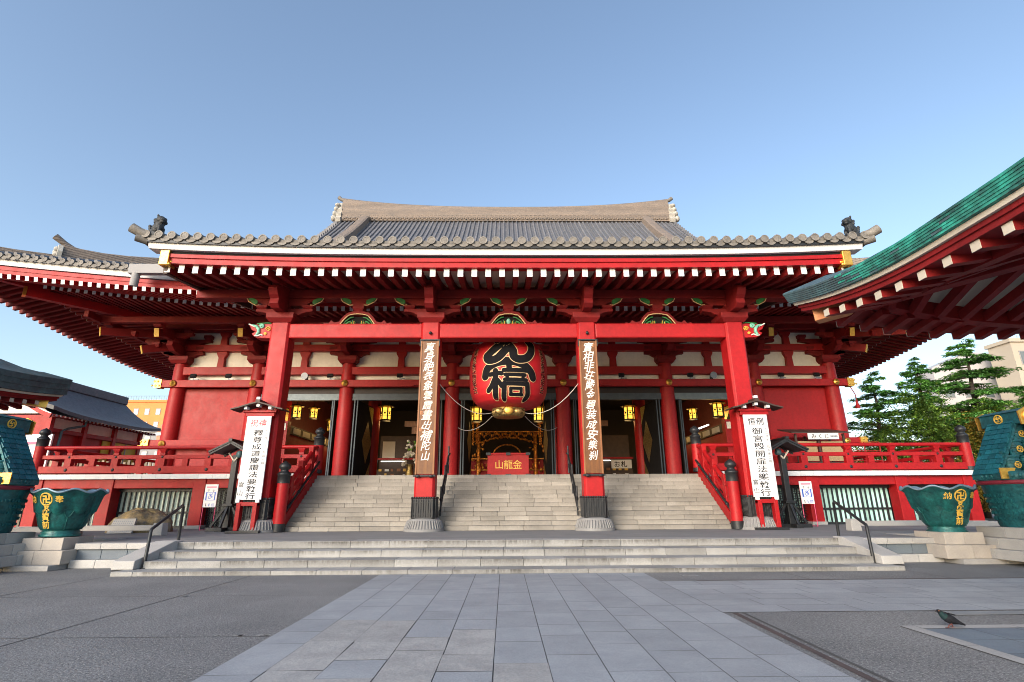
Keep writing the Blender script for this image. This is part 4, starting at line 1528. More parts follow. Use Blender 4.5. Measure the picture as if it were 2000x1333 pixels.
b.lathe((LX, LY, LZ), [(.30, -.34), (.62, -.34), (.68, -.28), (.66, -.10), (.76, .04), (.74, .10)], 36, 0)
for k in range(24):
    a = 2*pi*k/24
    b.ball((LX+.68*cos(a), LY+.68*sin(a), LZ-.15), (.07, .07, .12), 7, 0)
b.ball((LX, LY-.71, LZ-.13), (.21, .06, .21), 14, 1)
for s in (-1, 1):
    b.ball((LX+s*.40, LY-.60, LZ-.16), (.2, .08, .14), 10, 0)
b.build('metal_base', [BRASS, GOLD], t)
b = MB()
b.lathe((LX, LY, LZ), [(.86, 3.02), (.95, 3.08), (.9, 3.28), (.3, 3.3)], 30)
b.tube([(LX, LY, LZ+3.28), (LX, LY, LZ+6.0)], .06, 8)
b.build('top_fitting', BRASS, t)

def rope(pts, label, r=.014):
    b = MB()
    b.tube(pts, r, 6)
    tag(b.build('stay_rope', ROPE), label, 'rope', 'white stay ropes of the big lantern')
def sag(p, q, s, n=14):
    return [Vector(p)*(1-k/n)+Vector(q)*(k/n)-Vector((0, 0, 4*s*(k/n)*(1-k/n))) for k in range(n+1)]
rope(sag((PX[1]+.39, YP, 6.25), (LX-.75, LY-.25, LZ-.2), .42), 'upper white rope from the left plaque pillar to the lantern base')
rope(sag((PX[2]-.39, YP, 6.25), (LX+.75, LY-.25, LZ-.2), .42), 'upper white rope from the right plaque pillar to the lantern base')
rope(sag((CX[3]+.4, YF-.2, 5.7), (LX-.72, LY+.1, LZ-.28), .35), 'lower white rope from the left hall column to the lantern base')
rope(sag((CX[4]-.4, YF-.2, 5.7), (LX+.72, LY+.1, LZ-.28), .35), 'lower white rope from the right hall column to the lantern base')

# ================================================================== NOTICE BANNERS IN FRONT OF THE OUTER PILLARS
def banner(x, label, red, main, head, date, mx):
    y = 20.3
    t = thing('notice_board', label, 'notice board', (x, y, ZT))
    b = MB()
    b.box(x-.46, x+.46, y-.03, y+.03, 1.78, 4.86)
    b.build('white_panel', BOARD, t, bevel=.006)
    b = MB()
    b.text(head, (x-.165, y-.03, 4.60), X_, Z_, .30, 1 if red else 0, .010, .003, pitch=.33, vert=False)
    pt = 2.56/len(main)
    b.text(main, (x+mx, y-.03, 4.22), X_, Z_, pt*.93, 0, .008, .003, pitch=pt, sx=1.55)
    b.text(date, (x+.35, y-.03, 4.30), X_, Z_, .115, 0, .0, .003, pitch=.135 if len(date) < 11 else .13)
    b.text('當山', (x-.33, y-.03, 2.32), X_, Z_, .20, 0, .006, .003, pitch=.30, sx=1.1)
    b.build('lettering', [INK, INKR], t)
    b = MB()
    for s in (-1, 1):
        b.box(x+s*.30-.06, x+s*.30+.06, y+.035, y+.14, ZT+.08, 4.95)
        b.box(x+s*.30-.075, x+s*.30+.075, y-.10, y+.16, ZT+.09, 1.66)
    b.box(x-.375, x+.375, y-.08, y+.14, 1.56, 1.70)
    b.box(x-.55, x+.55, y-.02, y+.14, 4.86, 5.02)
    b.box(x-.64, x+.64, y-.10, y+.14, 5.00, 5.08)
    b.build('red_stand', RED, t, bevel=.012)
    b = MB()
    for q in ((-.36, .07, -.10, -.02, 1.68, 1.80), (.36, .07, -.10, -.02, 1.68, 1.80), (-.46, .06, -.28, -.05, 5.09, 5.20), (0, .06, -.28, -.05, 5.19, 5.30), (.46, .06, -.28, -.05, 5.09, 5.20), (0, .07, -.33, -.2, 5.42, 5.56)):
        b = MB()
        b.box(x+q[0]-q[1], x+q[0]+q[1], y+q[2], y+q[3], q[4], q[5])
        b.build('white_cap', WHITE, t, bevel=.008)
    b = MB()
    for s in (-1, 1):
        pts = [(0, 5.33), (.35, 5.24), (.68, 5.13), (.98, 5.06)]
        for (u, z), (u2, z2) in zip(pts, pts[1:]):
            b.add([(x+s*u, y-.38, z), (x+s*u2, y-.38, z2), (x+s*u2, y+.38, z2), (x+s*u, y+.38, z), (x+s*u, y-.38, z+.05), (x+s*u2, y-.38, z2+.05), (x+s*u2, y+.38, z2+.05), (x+s*u, y+.38, z+.05)],
                  [(0, 1, 2, 3), (4, 7, 6, 5), (0, 4, 5, 1), (1, 5, 6, 2), (2, 6, 7, 3), (3, 7, 4, 0)])
    b.box(x-.08, x+.08, y-.36, y+.38, 5.34, 5.46)
    b.build('small_roof', WOODD, t)
    b = MB()
    b.box(x-.60, x+.60, y-.2, y+.26, ZT, ZT+.09)
    b.build('base_board', IRON, t, bevel=.01)
banner(AX-9.6, 'white notice board with a red heading on a red stand before the left outer pillar', True, '釋尊成道慶讚法要執行', '祝禱', '十二月八日 午前十時', .05)
banner(AX+9.58, 'white notice board with an all-black heading, on a red stand before the right outer pillar', False, '御宮殿開扉法樂執行', '恒例', '十二月十三日午後二時', -.0)

# ================================================================== BLACK ROOFED LAMP POSTS
def lamp_post(x, sx, label):
    y = 22.0
    t = thing('roofed_lamp_post', label, 'lamp post', (x, y, ZT), 'black roofed lamp posts at the stair foot')
    b = MB()
    b.box(x-.11, x+.11, y-.11, y+.11, ZT+.1, 3.55)
    b.build('post', IRON, t, bevel=.015)
    b = MB()
    b.box(x-.75, x+.75, y-.13, y+.13, ZT, ZT+.14)
    b.box(x-.13, x+.13, y-.6, y+.6, ZT, ZT+.14)
    for dx, dy in ((.62, 0), (-.62, 0), (0, -.5), (0, .5)):
        b.bar((x+dx, y+dy, ZT+.14), (x+dx*.12, y+dy*.12, ZT+1.0), .09, .09, 0, up=(0, 1, .1) if dx else (1, 0, .1))
    b.box(x-.2, x+.2, y-.2, y+.2, ZT+.93, ZT+1.03)
    b.build('braced_foot', IRON, t, bevel=.01)
    b = MB()
    for s in (-1, 1):
        b.bar((x, y-.55, 3.98), (x+s*.78, y-.55, 3.55), .06, .10, 0, up=(0, 1, 0))
        b.bar((x, y+.55, 3.98), (x+s*.78, y+.55, 3.55), .06, .10, 0, up=(0, 1, 0))
        b.add([(x, y-.62, 4.02), (x+s*.82, y-.62, 3.60), (x+s*.82, y+.62, 3.60), (x, y+.62, 4.02), (x, y-.62, 4.08), (x+s*.84, y-.62, 3.66), (x+s*.84, y+.62, 3.66), (x, y+.62, 4.08)],
              [(0, 1, 2, 3), (4, 7, 6, 5), (0, 4, 5, 1), (1, 5, 6, 2), (2, 6, 7, 3), (3, 7, 4, 0)])
    b.box(x-.07, x+.07, y-.68, y+.68, 4.05, 4.14)
    b.build('gable_roof', IRON, t)
    b = MB()
    b.lathe((x+sx*.2, y-.15, 3.52), [(.04, .2), (.12, .14), (.14, 0), (.1, -.08)], 12)
    b.bar((x, y-.12, 3.3), (x+.25*sx, y-.12, 3.62), .05, .05, 1)
    b.bar((x, y-.12, 3.3), (x-.25*sx, y-.12, 3.62), .05, .05, 1)
    b.build('lamp_head', [COPPERD, CREAM], t)
lamp_post(-10.95, 1, 'black roofed lamp post with a braced foot standing behind the left notice board')
lamp_post(11.45, -1, 'black roofed lamp post with a braced foot standing behind the right notice board')

# ================================================================== WHEELCHAIR SIGNS
def wheel_sign(x, label):
    y = 22.6
    t = thing('wheelchair_sign', label, 'sign', (x, y, ZT), 'wheelchair signs')
    b = MB()
    b.box(x-.26, x+.26, y-.012, y+.012, 1.52, 2.42)
    b.build('panel', BOARD, t)
    b = MB()
    y1 = y-.014
    q = lambda x0, x1, z0, z1, mi: b.add([(x+x0, y1, z0), (x+x1, y1, z0), (x+x1, y1, z1), (x+x0, y1, z1)], [(0, 1, 2, 3)], mi)
    q(-.20, .20, 1.79, 2.11, 0)
    q(-.2, .2, 2.29, 2.335, 1)
    q(.09, .2, 1.55, 1.66, 0)
    b.text('♿', (x-.035, y1, 1.96), X_, Z_, .29, 2, .0, .003)
    b.text('♿', (x+.135, y1, 1.605), X_, Z_, .08, 2, .0, .003)
    b.text('↑↓', (x-.09, y1, 2.18), X_, Z_, .13, 3, .005, .002, pitch=.2, vert=False)
    b.tube([(x-.14, y1, 1.56), (x-.14, y1, 1.64)], .012, 5, 3)
    b.ball((x-.14, y1, 1.655), .016, 6, 3)
    b.tube([(x-.01, y1, 1.56), (x-.01, y1, 1.63)], .016, 5, 0)
    b.ball((x-.01, y1, 1.65), .018, 6, 0)
    b.build('pictogram', [BLUE, PINK, BOARD, INK], t)
    b = MB()
    for s in (-1, 1):
        b.tube([(x+s*.25, y+.02, ZT), (x+s*.25, y+.02, 2.42)], .014, 6)
    b.tube([(x-.25, y+.02, ZT+.02), (x-.25, y+.45, ZT+.02)], .014, 6)
    b.tube([(x+.25, y+.02, ZT+.02), (x+.25, y+.45, ZT+.02)], .014, 6)
    b.build('frame', PINK, t)
wheel_sign(-12.06, 'blue and white wheelchair sign on a thin frame left of the left lamp post')
wheel_sign(12.58, 'blue and white wheelchair sign on a thin frame right of the right lamp post')

# ================================================================== LOTUS BOWLS ON STONE PEDESTALS
def bowl(x, y, z, label):
    t = thing('lotus_bowl', label, 'bowl', (x, y, z), 'bronze lotus bowls flanking the steps')
    H = 1.07
    def rr_(v):                                                    # radius up the wall (v 0..1)
        return .43+.31*v**.62+.10*v**4
    b = MB()
    n, m = 96, 22
    rows = []
    for i in range(m+1):
        v = i/m
        row = []
        for k in range(n):
            a = 2*pi*k/n
            lobe = cos(8*(a-pi/2))
            r = rr_(v)*(1+.018*lobe*v)+.06*max(0, v-.7)/.3*(.5-.5*lobe)
            zz = z+.17+H*v-.10*(.5-.5*lobe)*max(0, (v-.5)/.5)**2
            row.append((x+r*cos(a), y+r*sin(a), zz))
        row.append(row[0])
        rows.append(row)
    b.grid(rows)
    b.grid([[(x+(p[0]-x)*k, y+(p[1]-y)*k, p[2]-d) for p in rows[-1]] for k, d in ((.93, .03), (.8, .5), (.2, .9))])
    b.build('body', TEALB, t)
    b = MB()
    top = rows[-1]
    b.grid([[(x+(p[0]-x)*k, y+(p[1]-y)*k, p[2]+dz) for p in top] for k, dz in ((1.005, -.012), (1.035, .0), (1.03, .035), (.98, .04), (.93, -.03))])
    b.build('rim', RIMB, t)
    b = MB()                                                       # raised petal outlines
    for k in range(8):
        a0 = pi/2+2*pi*(k+.0)/8
        pts = []
        for q in range(-10, 11):
            u = q/10
            v = .32+.62*abs(u)**2.2
            a = a0+u*.30
            r = rr_(v)+.012
            pts.append((x+r*cos(a), y+r*sin(a), z+.17+H*v))
        b.tube(pts, .014, 5)
        b.tube([(x+(rr_(v)+.008)*cos(a0), y+(rr_(v)+.008)*sin(a0), z+.17+H*v) for v in (.0, .1, .2, .32)], .013, 5)
    b.build('petal_relief', TEALB, t)
    b = MB()
    b.lathe((x, y, z), [(.46, 0), (.48, .05), (.42, .08), (.45, .12), (.40, .15), (.46, .18)], 40)
    b.build('foot', TEALB, t)
    b = MB()
    def put(ch, u, v, size, off, ex=0.0):
        vs, fs = glyph_fine(ch, off, .07)
        out = []
        for gx, gy in vs:
            uu, vv = u+(gx-.5)*size, v+(gy-.38)*size
            f = max(0, min(1, (vv-.17)/H))
            r = rr_(f)*1.01+.034+ex
            a = -pi/2+uu/r
            out.append((x+r*cos(a), y+r*sin(a), z+vv))
        b.add(out, fs)
    put('卍', 0, .98, .22, .05)
    for q, ch in enumerate('御寶前'):
        put(ch, -.02, .73-q*.205, .21, .02)
    put('奉', .35, .98, .20, .02, .05)
    put('納', -.35, .98, .20, .02, .05)
    ring = []
    for q in range(33):
        a = 2*pi*q/32
        uu, vv = .155*cos(a), 0.98+.155*sin(a)
        r = rr_((vv-.17)/H)*1.01+.034
        an = -pi/2+uu/r
        ring.append((x+r*cos(an), y+r*sin(an), z+vv))
    b.tube(ring, .02, 6, cap=False)
    b.build('gilt_lettering', GOLDP, t)
def pedestal(x, y, label):
    t = thing('stone_pedestal', label, 'pedestal', (x, y, 0), 'pedestals of the lotus bowls')
    b = MB()
    for k, (z0, z1, s0, s1) in enumerate(((.13, .47, .74, .82), (.47, .78, .55, .63))):
        for i in (-1, 1):
            for j in (-1, 1):
                b.frus(x+i*s0/2, y+j*s0/2, z0, z1, s0/2-.002, s0/2-.002, s0/2-.002, s0/2-.002, 0, .5+.12*((i+j+k) % 3-1))
    b.build('block', PEDE, t, bevel=.012)
BL, BR = (-12.4, 15.75), (12.5, 15.6)
pedestal(*BL, 'stepped beige stone pedestal carrying the left lotus bowl')
pedestal(*BR, 'stepped beige stone pedestal carrying the right lotus bowl')
bowl(*BL, .80, 'dark teal bronze lotus bowl with gilt characters, left of the steps')
bowl(*BR, .76, 'dark teal bronze lotus bowl with gilt characters, right of the steps')

# ================================================================== ROOFED WATER TUBS WITH STACKED PAILS
def crest(b, c, nrm, r, mi=0):
    c, nrm = Vector(c), Vector(nrm).normalized()
    ux = nrm.cross(Z_)
    ux = ux.normalized() if ux.length > .01 else Vector(X_)
    uy = ux.cross(nrm)
    b.tube([c+(ux*cos(2*pi*q/20)+uy*sin(2*pi*q/20))*r for q in range(21)], r*.16, 6, mi, cap=False)
    for q in range(3):
        a = 2*pi*q/3
        b.tube([c+(ux*cos(a+k*.3)+uy*sin(a+k*.3))*r*(.35+.08*k) for k in range(6)], [r*.22, r*.2, r*.17, r*.13, r*.09, r*.05], 6, mi)
    b.ball(c, r*.2, 8, mi)
def pail(loc, label):
    x, y, z = loc
    t = thing('bronze_pail', label, 'pail', loc, 'bronze pails stacked on the water tubs')
    b = MB()
    b.lathe(loc, [(.20, 0), (.24, .30), (.225, .32), (.225, .35), (.25, .37), (.25, .41), (.08, .42)], 22)
    for z_ in (.05, .11, .21, .27):
        b.lathe(loc, [(.20+.04*z_/.3, z_-.012), (.225+.04*z_/.3, z_), (.20+.04*z_/.3, z_+.012)], 22, caps=False)
    b.build('body', TEAL, t)
    b = MB()
    b.box(x-.055, x+.055, y-.20, y-.16, z+.39, z+.58)
    b.box(x-.055, x+.055, y+.16, y+.20, z+.39, z+.58)
    b.tube([(x, y-.23, z+.53), (x, y+.23, z+.53)], .025, 8)
    b.build('handle', TEAL, t)
    b = MB()
    crest(b, (x, y-.245, z+.16), (0, -1, .0), .08)
    b.build('gilt_crest', GOLDP, t)
def tub(x, y, side, words):
    """side = which side of the picture it stands on"""
    t = thing('water_tub', 'large teal bronze water tub under a small shingled roof, %s' % words, 'water tub', (x, y, .92), 'roofed water tubs')
    b = MB()
    b.lathe((x, y, .92), [(.70, 0), (.73, .05), (.90, 1.05), (.94, 1.12), (.94, 1.2), (.97, 1.22), (.97, 1.42), (.90, 1.44), (.2, 1.44)], 56)
    rr = random.Random(8)
    for row in range(5):                                          # raised cast lettering band
        for k in range(64):
            a = 2*pi*k/64
            r = .725+.18*(.22+row*.15)/1.05
            if rr.random() < .8:
                b.cbox((x+r*cos(a), y+r*sin(a), .92+.22+row*.15), (.05, .05, .05+.05*rr.random()))
    b.build('body', TEAL, t)
    b = MB()
    b.lathe((x, y, .92), [(.95, 1.10), (.985, 1.13), (.985, 1.19), (.95, 1.21)], 56, caps=False)
    b.build('red_band', mat('dark_red_band', (0.20, 0.012, 0.03), None, 4, .6), t)
    b = MB()
    for k in range(40):
        a = 2*pi*k/40
        b.ball((x+.975*cos(a), y+.975*sin(a), .92+1.32), (.05, .05, .06), 6)
    b.build('bead_course', TEAL, t)
    for s in (-1, 1):                                              # roof slopes, open gables toward the viewer
        b = MB()
        rows = 11
        x0, z0, x1, z1 = x+s*.12, 3.78, x+s*.98, 2.28
        yf, yb = y-.42, y+.40
        for k in range(rows):
            fa, fb_ = k/rows, (k+1)/rows
            for j in range(4):
                ya = yf+(yb-yf)*j/4+(.05 if k % 2 else 0)
                yb_ = min(yb, ya+(yb-yf)/4-.012)
                c = .02
                xa, za = x0+(x1-x0)*fa, z0+(z1-z0)*fa
                xb, zb = x0+(x1-x0)*fb_, z0+(z1-z0)*fb_
                n = Vector((s*1.5, 0, .86)).normalized()*.045
                vs = [Vector((xa, ya, za)), Vector((xb, ya, zb)), Vector((xb, yb_, zb)), Vector((xa, yb_, za))]
                up_ = [v+n*(.55 if q in (0, 3) else 1.0) for q, v in enumerate(vs)]
                b.add(vs+up_, [(0, 1, 2, 3), (4, 7, 6, 5), (0, 4, 5, 1), (1, 5, 6, 2), (2, 6, 7, 3), (3, 7, 4, 0)], 0, .5+rr.uniform(-.2, .2))
        b.add([(x0, yf-.03, z0-.12), (x1, yf-.03, z1-.12), (x1, yf-.03, z1+.0), (x0, yf-.03, z0+.0), (x0, yb+.05, z0-.12), (x1, yb+.05, z1-.12), (x1, yb+.05, z1), (x0, yb+.05, z0)],
              [(0, 1, 2, 3), (4, 7, 6, 5), (0, 4, 5, 1), (1, 5, 6, 2), (2, 6, 7, 3), (3, 7, 4, 0)], 1)
        b.build('roof_slope', [TEALR, TEAL], t)
    b = MB()
    b.box(x-.20, x+.20, y-.62, y+.60, 3.62, 3.95)
    b.add([(x-.24, y-.66, 3.95), (x+.24, y-.66, 3.95), (x+.24, y+.64, 3.95), (x-.24, y+.64, 3.95), (x, y-.66, 4.05), (x, y+.64, 4.05)], [(0, 3, 2, 1), (0, 1, 4), (2, 3, 5), (1, 2, 5, 4), (3, 0, 4, 5)])
    rd = b.build('ridge', TEAL, t, bevel=.015)
    for s in (-1, 1):
        b = MB()
        b.prism([(-.23, 3.58), (.23, 3.58), (.26, 3.94), (0, 4.07), (-.26, 3.94)], (x, y+s*.65, 0), X_, Z_, Y_*s, 0, .04)
        if s < 0:
            crest(b, (x, y-.70, 3.80), (0, -1, 0), .15)
        b.build('gilt_ridge_end', GOLD, rd)
        b = MB()
        crest(b, (x+s*.21, y, 3.80), (s, 0, 0), .12)
        b.build('gilt_crest', GOLDP, rd)
        b = MB()
        b.prism([(-.22, 2.16), (.22, 2.16), (.14, 2.30), (.22, 2.44), (-.22, 2.44)], (x+s*.80, y-.48, 0), X_*-s, Z_, Y_, -.03, .0)
        b.build('gilt_bracket', GOLD, t)
    b = MB()
    for s in (-1, 1):
        for yy in (-.34, .34):
            b.box(x+s*.66-.05, x+s*.66+.05, y+yy-.05, y+yy+.05, 2.34, 2.9)
        b.box(x+s*.74-.05, x+s*.74+.05, y-.42, y+.42, 2.36, 2.46)
    b.build('roof_post', TEAL, t)
    st_ = thing('tub_base', 'stepped grey granite base under the water tub %s' % words, 'stone base', (x, y, 0), 'bases of the water tubs')
    b = MB()
    for z0, z1, s in ((.13, .38, 1.30), (.38, .65, 1.12), (.65, .92, .88)):
        for i in (-1, 1):
            for j in (-1, 1):
                b.box(*sorted((x+i*.002, x+i*s)), *sorted((y+j*.002, y+j*s)), z0, z1, 0, .5+.1*i*j)
    b.build('block', GRAN, st_, bevel=.015)
    words2 = 'left' if side < 0 else 'right'
    zt = .92+1.44
    seq = [((-.58, -.55, 0), 'outermost'), ((0, -.55, 0), 'middle'), ((.58, -.55, 0), 'innermost')]
    for k, dx in enumerate((-.5, 0, .5)):
        nm = ('outer', 'middle', 'inner')[k if side < 0 else 2-k]
        pail((x+dx, y-.28, zt), '%s bronze pail in the bottom row on the %s water tub' % (nm, words2))
    for k, dx in enumerate((-.25, .25)):
        nm = ('outer', 'inner')[k if side < 0 else 1-k]
        pail((x+dx, y-.20, zt+.42), '%s bronze pail in the upper row on the %s water tub' % (nm, words2))
    pail((x, y-.12, zt+.84), 'topmost bronze pail of the stack on the %s water tub' % words2)
tub(14.25, 14.75, 1, 'at the right edge')
tub(-13.95, 14.85, -1, 'at the left edge')
# ================================================================== RED BALUSTRADES
def giboshi(b, x, y, z, r, mi=1):
    """onion-shaped black finial on a post"""
    b.lathe((x, y, z), [(r*1.05, 0), (r*1.05, .30), (r*1.12, .31), (r*1.12, .36), (r*.95, .38), (r*.85, .42), (r*.62, .46), (r*.62, .50), (r*.95, .56), (r*1.02, .63), (r*.85, .72), (r*.4, .79), (0.005, .84)], 20, mi)
def balustrade(sg, label):
    t = thing('red_balustrade', label, 'balustrade', (AX+sg*15, 24.2, 2.93))
    xi, xo = 8.6, 20.98
    y = 24.28
    paths = [((AX+sg*xi, y), (AX+sg*xo, y)), ((AX+sg*xo, y), (AX+sg*xo, 34.0))]
    top = MB()
    mid = MB()
    low = MB()
    posts = []
    knobs = MB()
    for (xa, ya), (xb, yb) in paths:
        top.tube([(xa, ya, 4.10), (xb, yb, 4.10)], .085, 10)
        mid.bar((xa, ya, 3.68), (xb, yb, 3.68), .14, .17)
        low.bar((xa, ya, 3.13), (xb, yb, 3.13), .24, .30)
        L = math.hypot(xb-xa, yb-ya)
        n = int(L/1.77)
        for k in range(n):
            f = (k+.5)/n if ya != yb else (k+.35)/n
            px, py = xa+(xb-xa)*f, ya+(yb-ya)*f
            p = MB()
            w2 = .15
            p.box(px-w2, px+w2, py-.11, py+.11, 3.27, 3.60)
            p.box(px-w2*.8, px+w2*.8, py-.09, py+.09, 3.75, 3.86)
            p.frus(px, py, 3.86, 4.03, w2*.6, .08, w2*1.15, .13)
            p.build('post', RED, t, bevel=.012)
            g = (k+1)/n if ya != yb else (k+.85)/n
            if k < n-1:
                qx, qy = xa+(xb-xa)*g, ya+(yb-ya)*g
                mid.box(qx-.13, qx+.13, qy-.07, qy+.07, 3.28, 3.6)
            if ya == yb:
                knobs.ball((px, py-.12, 3.12), (.075, .04, .075), 10)
                knobs.ball((px, py-.07, 3.68), (.055, .03, .055), 10)
    top.build('top_rail', RED, t)
    mid.build('middle_rail', RED, t, bevel=.012)
    low.build('bottom_rail', RED, t, bevel=.012)
    knobs.build('nail_cover', IRON, t)
    for px, py in ((AX+sg*(xo+.05), y), (AX+sg*xi, y)):
        b = MB()
        b.lathe((px, py, 0), [(.22, 2.93), (.22, 4.18)], 20, 0)
        b.lathe((px, py, 0), [(.235, 2.93), (.235, 3.1)], 20, 1)
        giboshi(b, px, py, 4.16, .215, 1)
        b.build('newel_post', [RED, IRON], t)
balustrade(-1, 'red lacquered balustrade along the left veranda edge with black-capped end post')
balustrade(1, 'red lacquered balustrade along the right veranda edge with black-capped end post')
def stair_rail(sg, label):
    t = thing('stair_balustrade', label, 'stair railing', (AX+sg*8.6, 21, ZT))
    x = AX+sg*8.62
    b = MB()
    b.lathe((x, 20.85, 0), [(.24, ZT+.02), (.24, ZT+.3)], 20, 1)
    b.lathe((x, 20.85, 0), [(.225, ZT+.3), (.215, 2.4)], 20, 0)
    giboshi(b, x, 20.85, 2.38, .22, 1)
    b.build('newel_post', [RED, IRON], t)
    b = MB()
    b.prism([(20.95, ZT+.05), (24.15, 2.72), (24.15, 3.2), (20.95, 1.12)], (x-.13, 0, 0), Y_, Z_, X_, 0, .26)
    b.build('string_board', RED, t, bevel=.015)
    b = MB()
    b.tube([(x, 20.9, 2.05), (x, 22.2, 2.88), (x, 23.3, 3.62), (x, 23.7, 3.95), (x, 24.2, 4.08)], .10, 10)
    b.build('top_rail', RED, t)
    b = MB()
    b.bar((x, 20.9, 1.58), (x, 24.15, 3.68), .15, .18)
    for k in range(3):
        f = (k+.6)/3.2
        yy, zz = 20.9+3.25*f, 1.15+2.1*f
        b.box(x-.10, x+.10, yy-.13, yy+.13, zz-.1, zz+1.15)
    b.build('middle_rail', RED, t, bevel=.012)
    b = MB()
    xx = x-sg*.17
    b.tube([(xx, 20.9, 1.35), (xx, 24.1, 3.42)], .05, 8)
    for k in range(4):
        b.ball((xx, 21.2+k*.85, 1.54+k*.55), .075, 8)
    b.build('black_hand_grip', IRON, t)
stair_rail(-1, 'red sloping stair railing with black finial beside the left outer pillar')
stair_rail(1, 'red sloping stair railing with black finial beside the right outer pillar')

# thin black handrails
def handrail(x, dx, label):
    t = thing('steel_handrail', label, 'handrail', (x, 14.6, .1), 'black steel handrails of the low steps')
    b = MB()
    b.tube([(x, 14.28, .10), (x, 14.30, .95), (x+dx*.02, 14.34, 1.02), (x+dx*.2, 15.84, 1.60), (x+dx*.22, 15.92, 1.55), (x+dx*.22, 15.94, ZT)], .04, 10)
    b.build('rail', IRON, t)
    b = MB()
    b.lathe((x, 14.28, .10), [(.075, 0), (.075, .015)], 12)
    b.lathe((x+dx*.22, 15.94, ZT), [(.075, 0), (.075, .015)], 12)
    b.build('foot_plate', IRON, t)
handrail(-9.0, -1, 'bent black steel handrail at the left end of the low steps')
handrail(9.38, 1, 'bent black steel handrail at the right end of the low steps')
def inner_rail(x, label):
    t = thing('black_stair_rail', label, 'handrail', (x, 22.5, ZT), 'black handrails inside the main stairs')
    b = MB()
    b.tube([(x, 21.6, 1.75), (x, 24.3, 3.75), (x, 24.7, 3.8)], .045, 8)
    b.tube([(x, 21.6, 1.35), (x, 24.3, 3.35)], .035, 8)
    for k in range(3):
        yy = 21.7+k*1.25
        z0 = ZT+2.2*(yy-21.1)/3.0
        b.tube([(x, yy, z0), (x, yy, z0+1.2)], .035, 8)
    b.build('rail', IRON, t)
inner_rail(AX-2.70, 'black metal handrail on the main stairs right of the left plaque pillar')
inner_rail(AX+2.70, 'black metal handrail on the main stairs left of the right plaque pillar')

# ================================================================== OFFERING BOX, ALTAR, INTERIOR LAMPS
t = thing('offering_box', 'red offering box with gold characters at the top of the stairs under the lantern', 'offering box', (AX, 26.4, ZD))
b = MB()
b.box(AX-1.0, AX+1.0, 26.0, 26.9, ZD+.12, 3.86)
b.build('body', RED2, t, bevel=.015)
b = MB()
b.box(AX-1.06, AX+1.06, 25.95, 26.95, 3.86, 3.95)
b.box(AX-1.06, AX+1.06, 25.96, 26.95, ZD, ZD+.14)
b.build('moulding', RED, t, bevel=.012)
b = MB()
for s in (-1, 0, 1):
    b.box(AX+s*.96-.11, AX+s*.96+.11, 25.93, 26.0, 3.84, 3.97)
    b.box(AX+s*.96-.13, AX+s*.96+.13, 25.93, 26.0, ZD+.0, ZD+.13)
b.build('metal_corner', IRON, t, bevel=.008)
b = MB()
b.text('山龍金', (AX-.44, 26.0, 3.40), X_, Z_, .44, 0, .004, .006, pitch=.44, vert=False, jit=.06)
b.build('lettering', GOLDP, t)

t = thing('gilded_altar', 'glowing gilded altar with carved tiers deep inside the central doorway', 'altar', (AX, 40, ZD))
b = MB()
b.box(AX-3.4, AX+3.4, 39.6, 41, ZD, 3.9, 0)
b.box(AX-2.7, AX+2.7, 39.9, 41, 3.9, 4.7, 0)
b.build('tier', RED2, t)
b = MB()
rr = random.Random(4)
for s in (-1, 1):
    for q in (3.0, 2.1):
        b.lathe((AX+s*q, 39.5, 0), [(.16, ZD), (.13, 4.2), (.13, 6.6), (.2, 6.7)], 12)
    for q in range(26):
        b.ball((AX+s*(1.7+1.6*rr.random()), 39.3+.3*rr.random(), 3.4+2.6*rr.random()), (.10, .05, .05+.14*rr.random()), 6)
for q in range(44):
    b.ball((AX-2.9+5.8*q/43, 39.4, 6.35+.25*abs(sin(q*.7))), (.07, .06, .14), 6)
    b.ball((AX-2.2+4.4*q/43, 39.35, 5.75+.5*(1-((q-21.5)/22)**2)+.1*rr.random()), (.06, .06, .09), 6)
for q in range(40):
    b.ball((AX-2.4+4.8*rr.random(), 39.6, 4.0+.5*rr.random()), (.05, .05, .12), 6)
for z in (3.92, 4.72, 6.7):
    b.box(AX-3.2, AX+3.2, 39.5, 39.7, z, z+.07)
b.tube([(AX+1.0*cos(a*pi/16), 39.3, 5.0+.75*sin(a*pi/16)) for a in range(17)], .06, 6)
b.build('gilt_carving', ALTAR, t)
b = MB()
b.box(AX-.8, AX+.8, 39.45, 39.6, 4.2, 5.2)
b.build('red_curtain', RED, t)

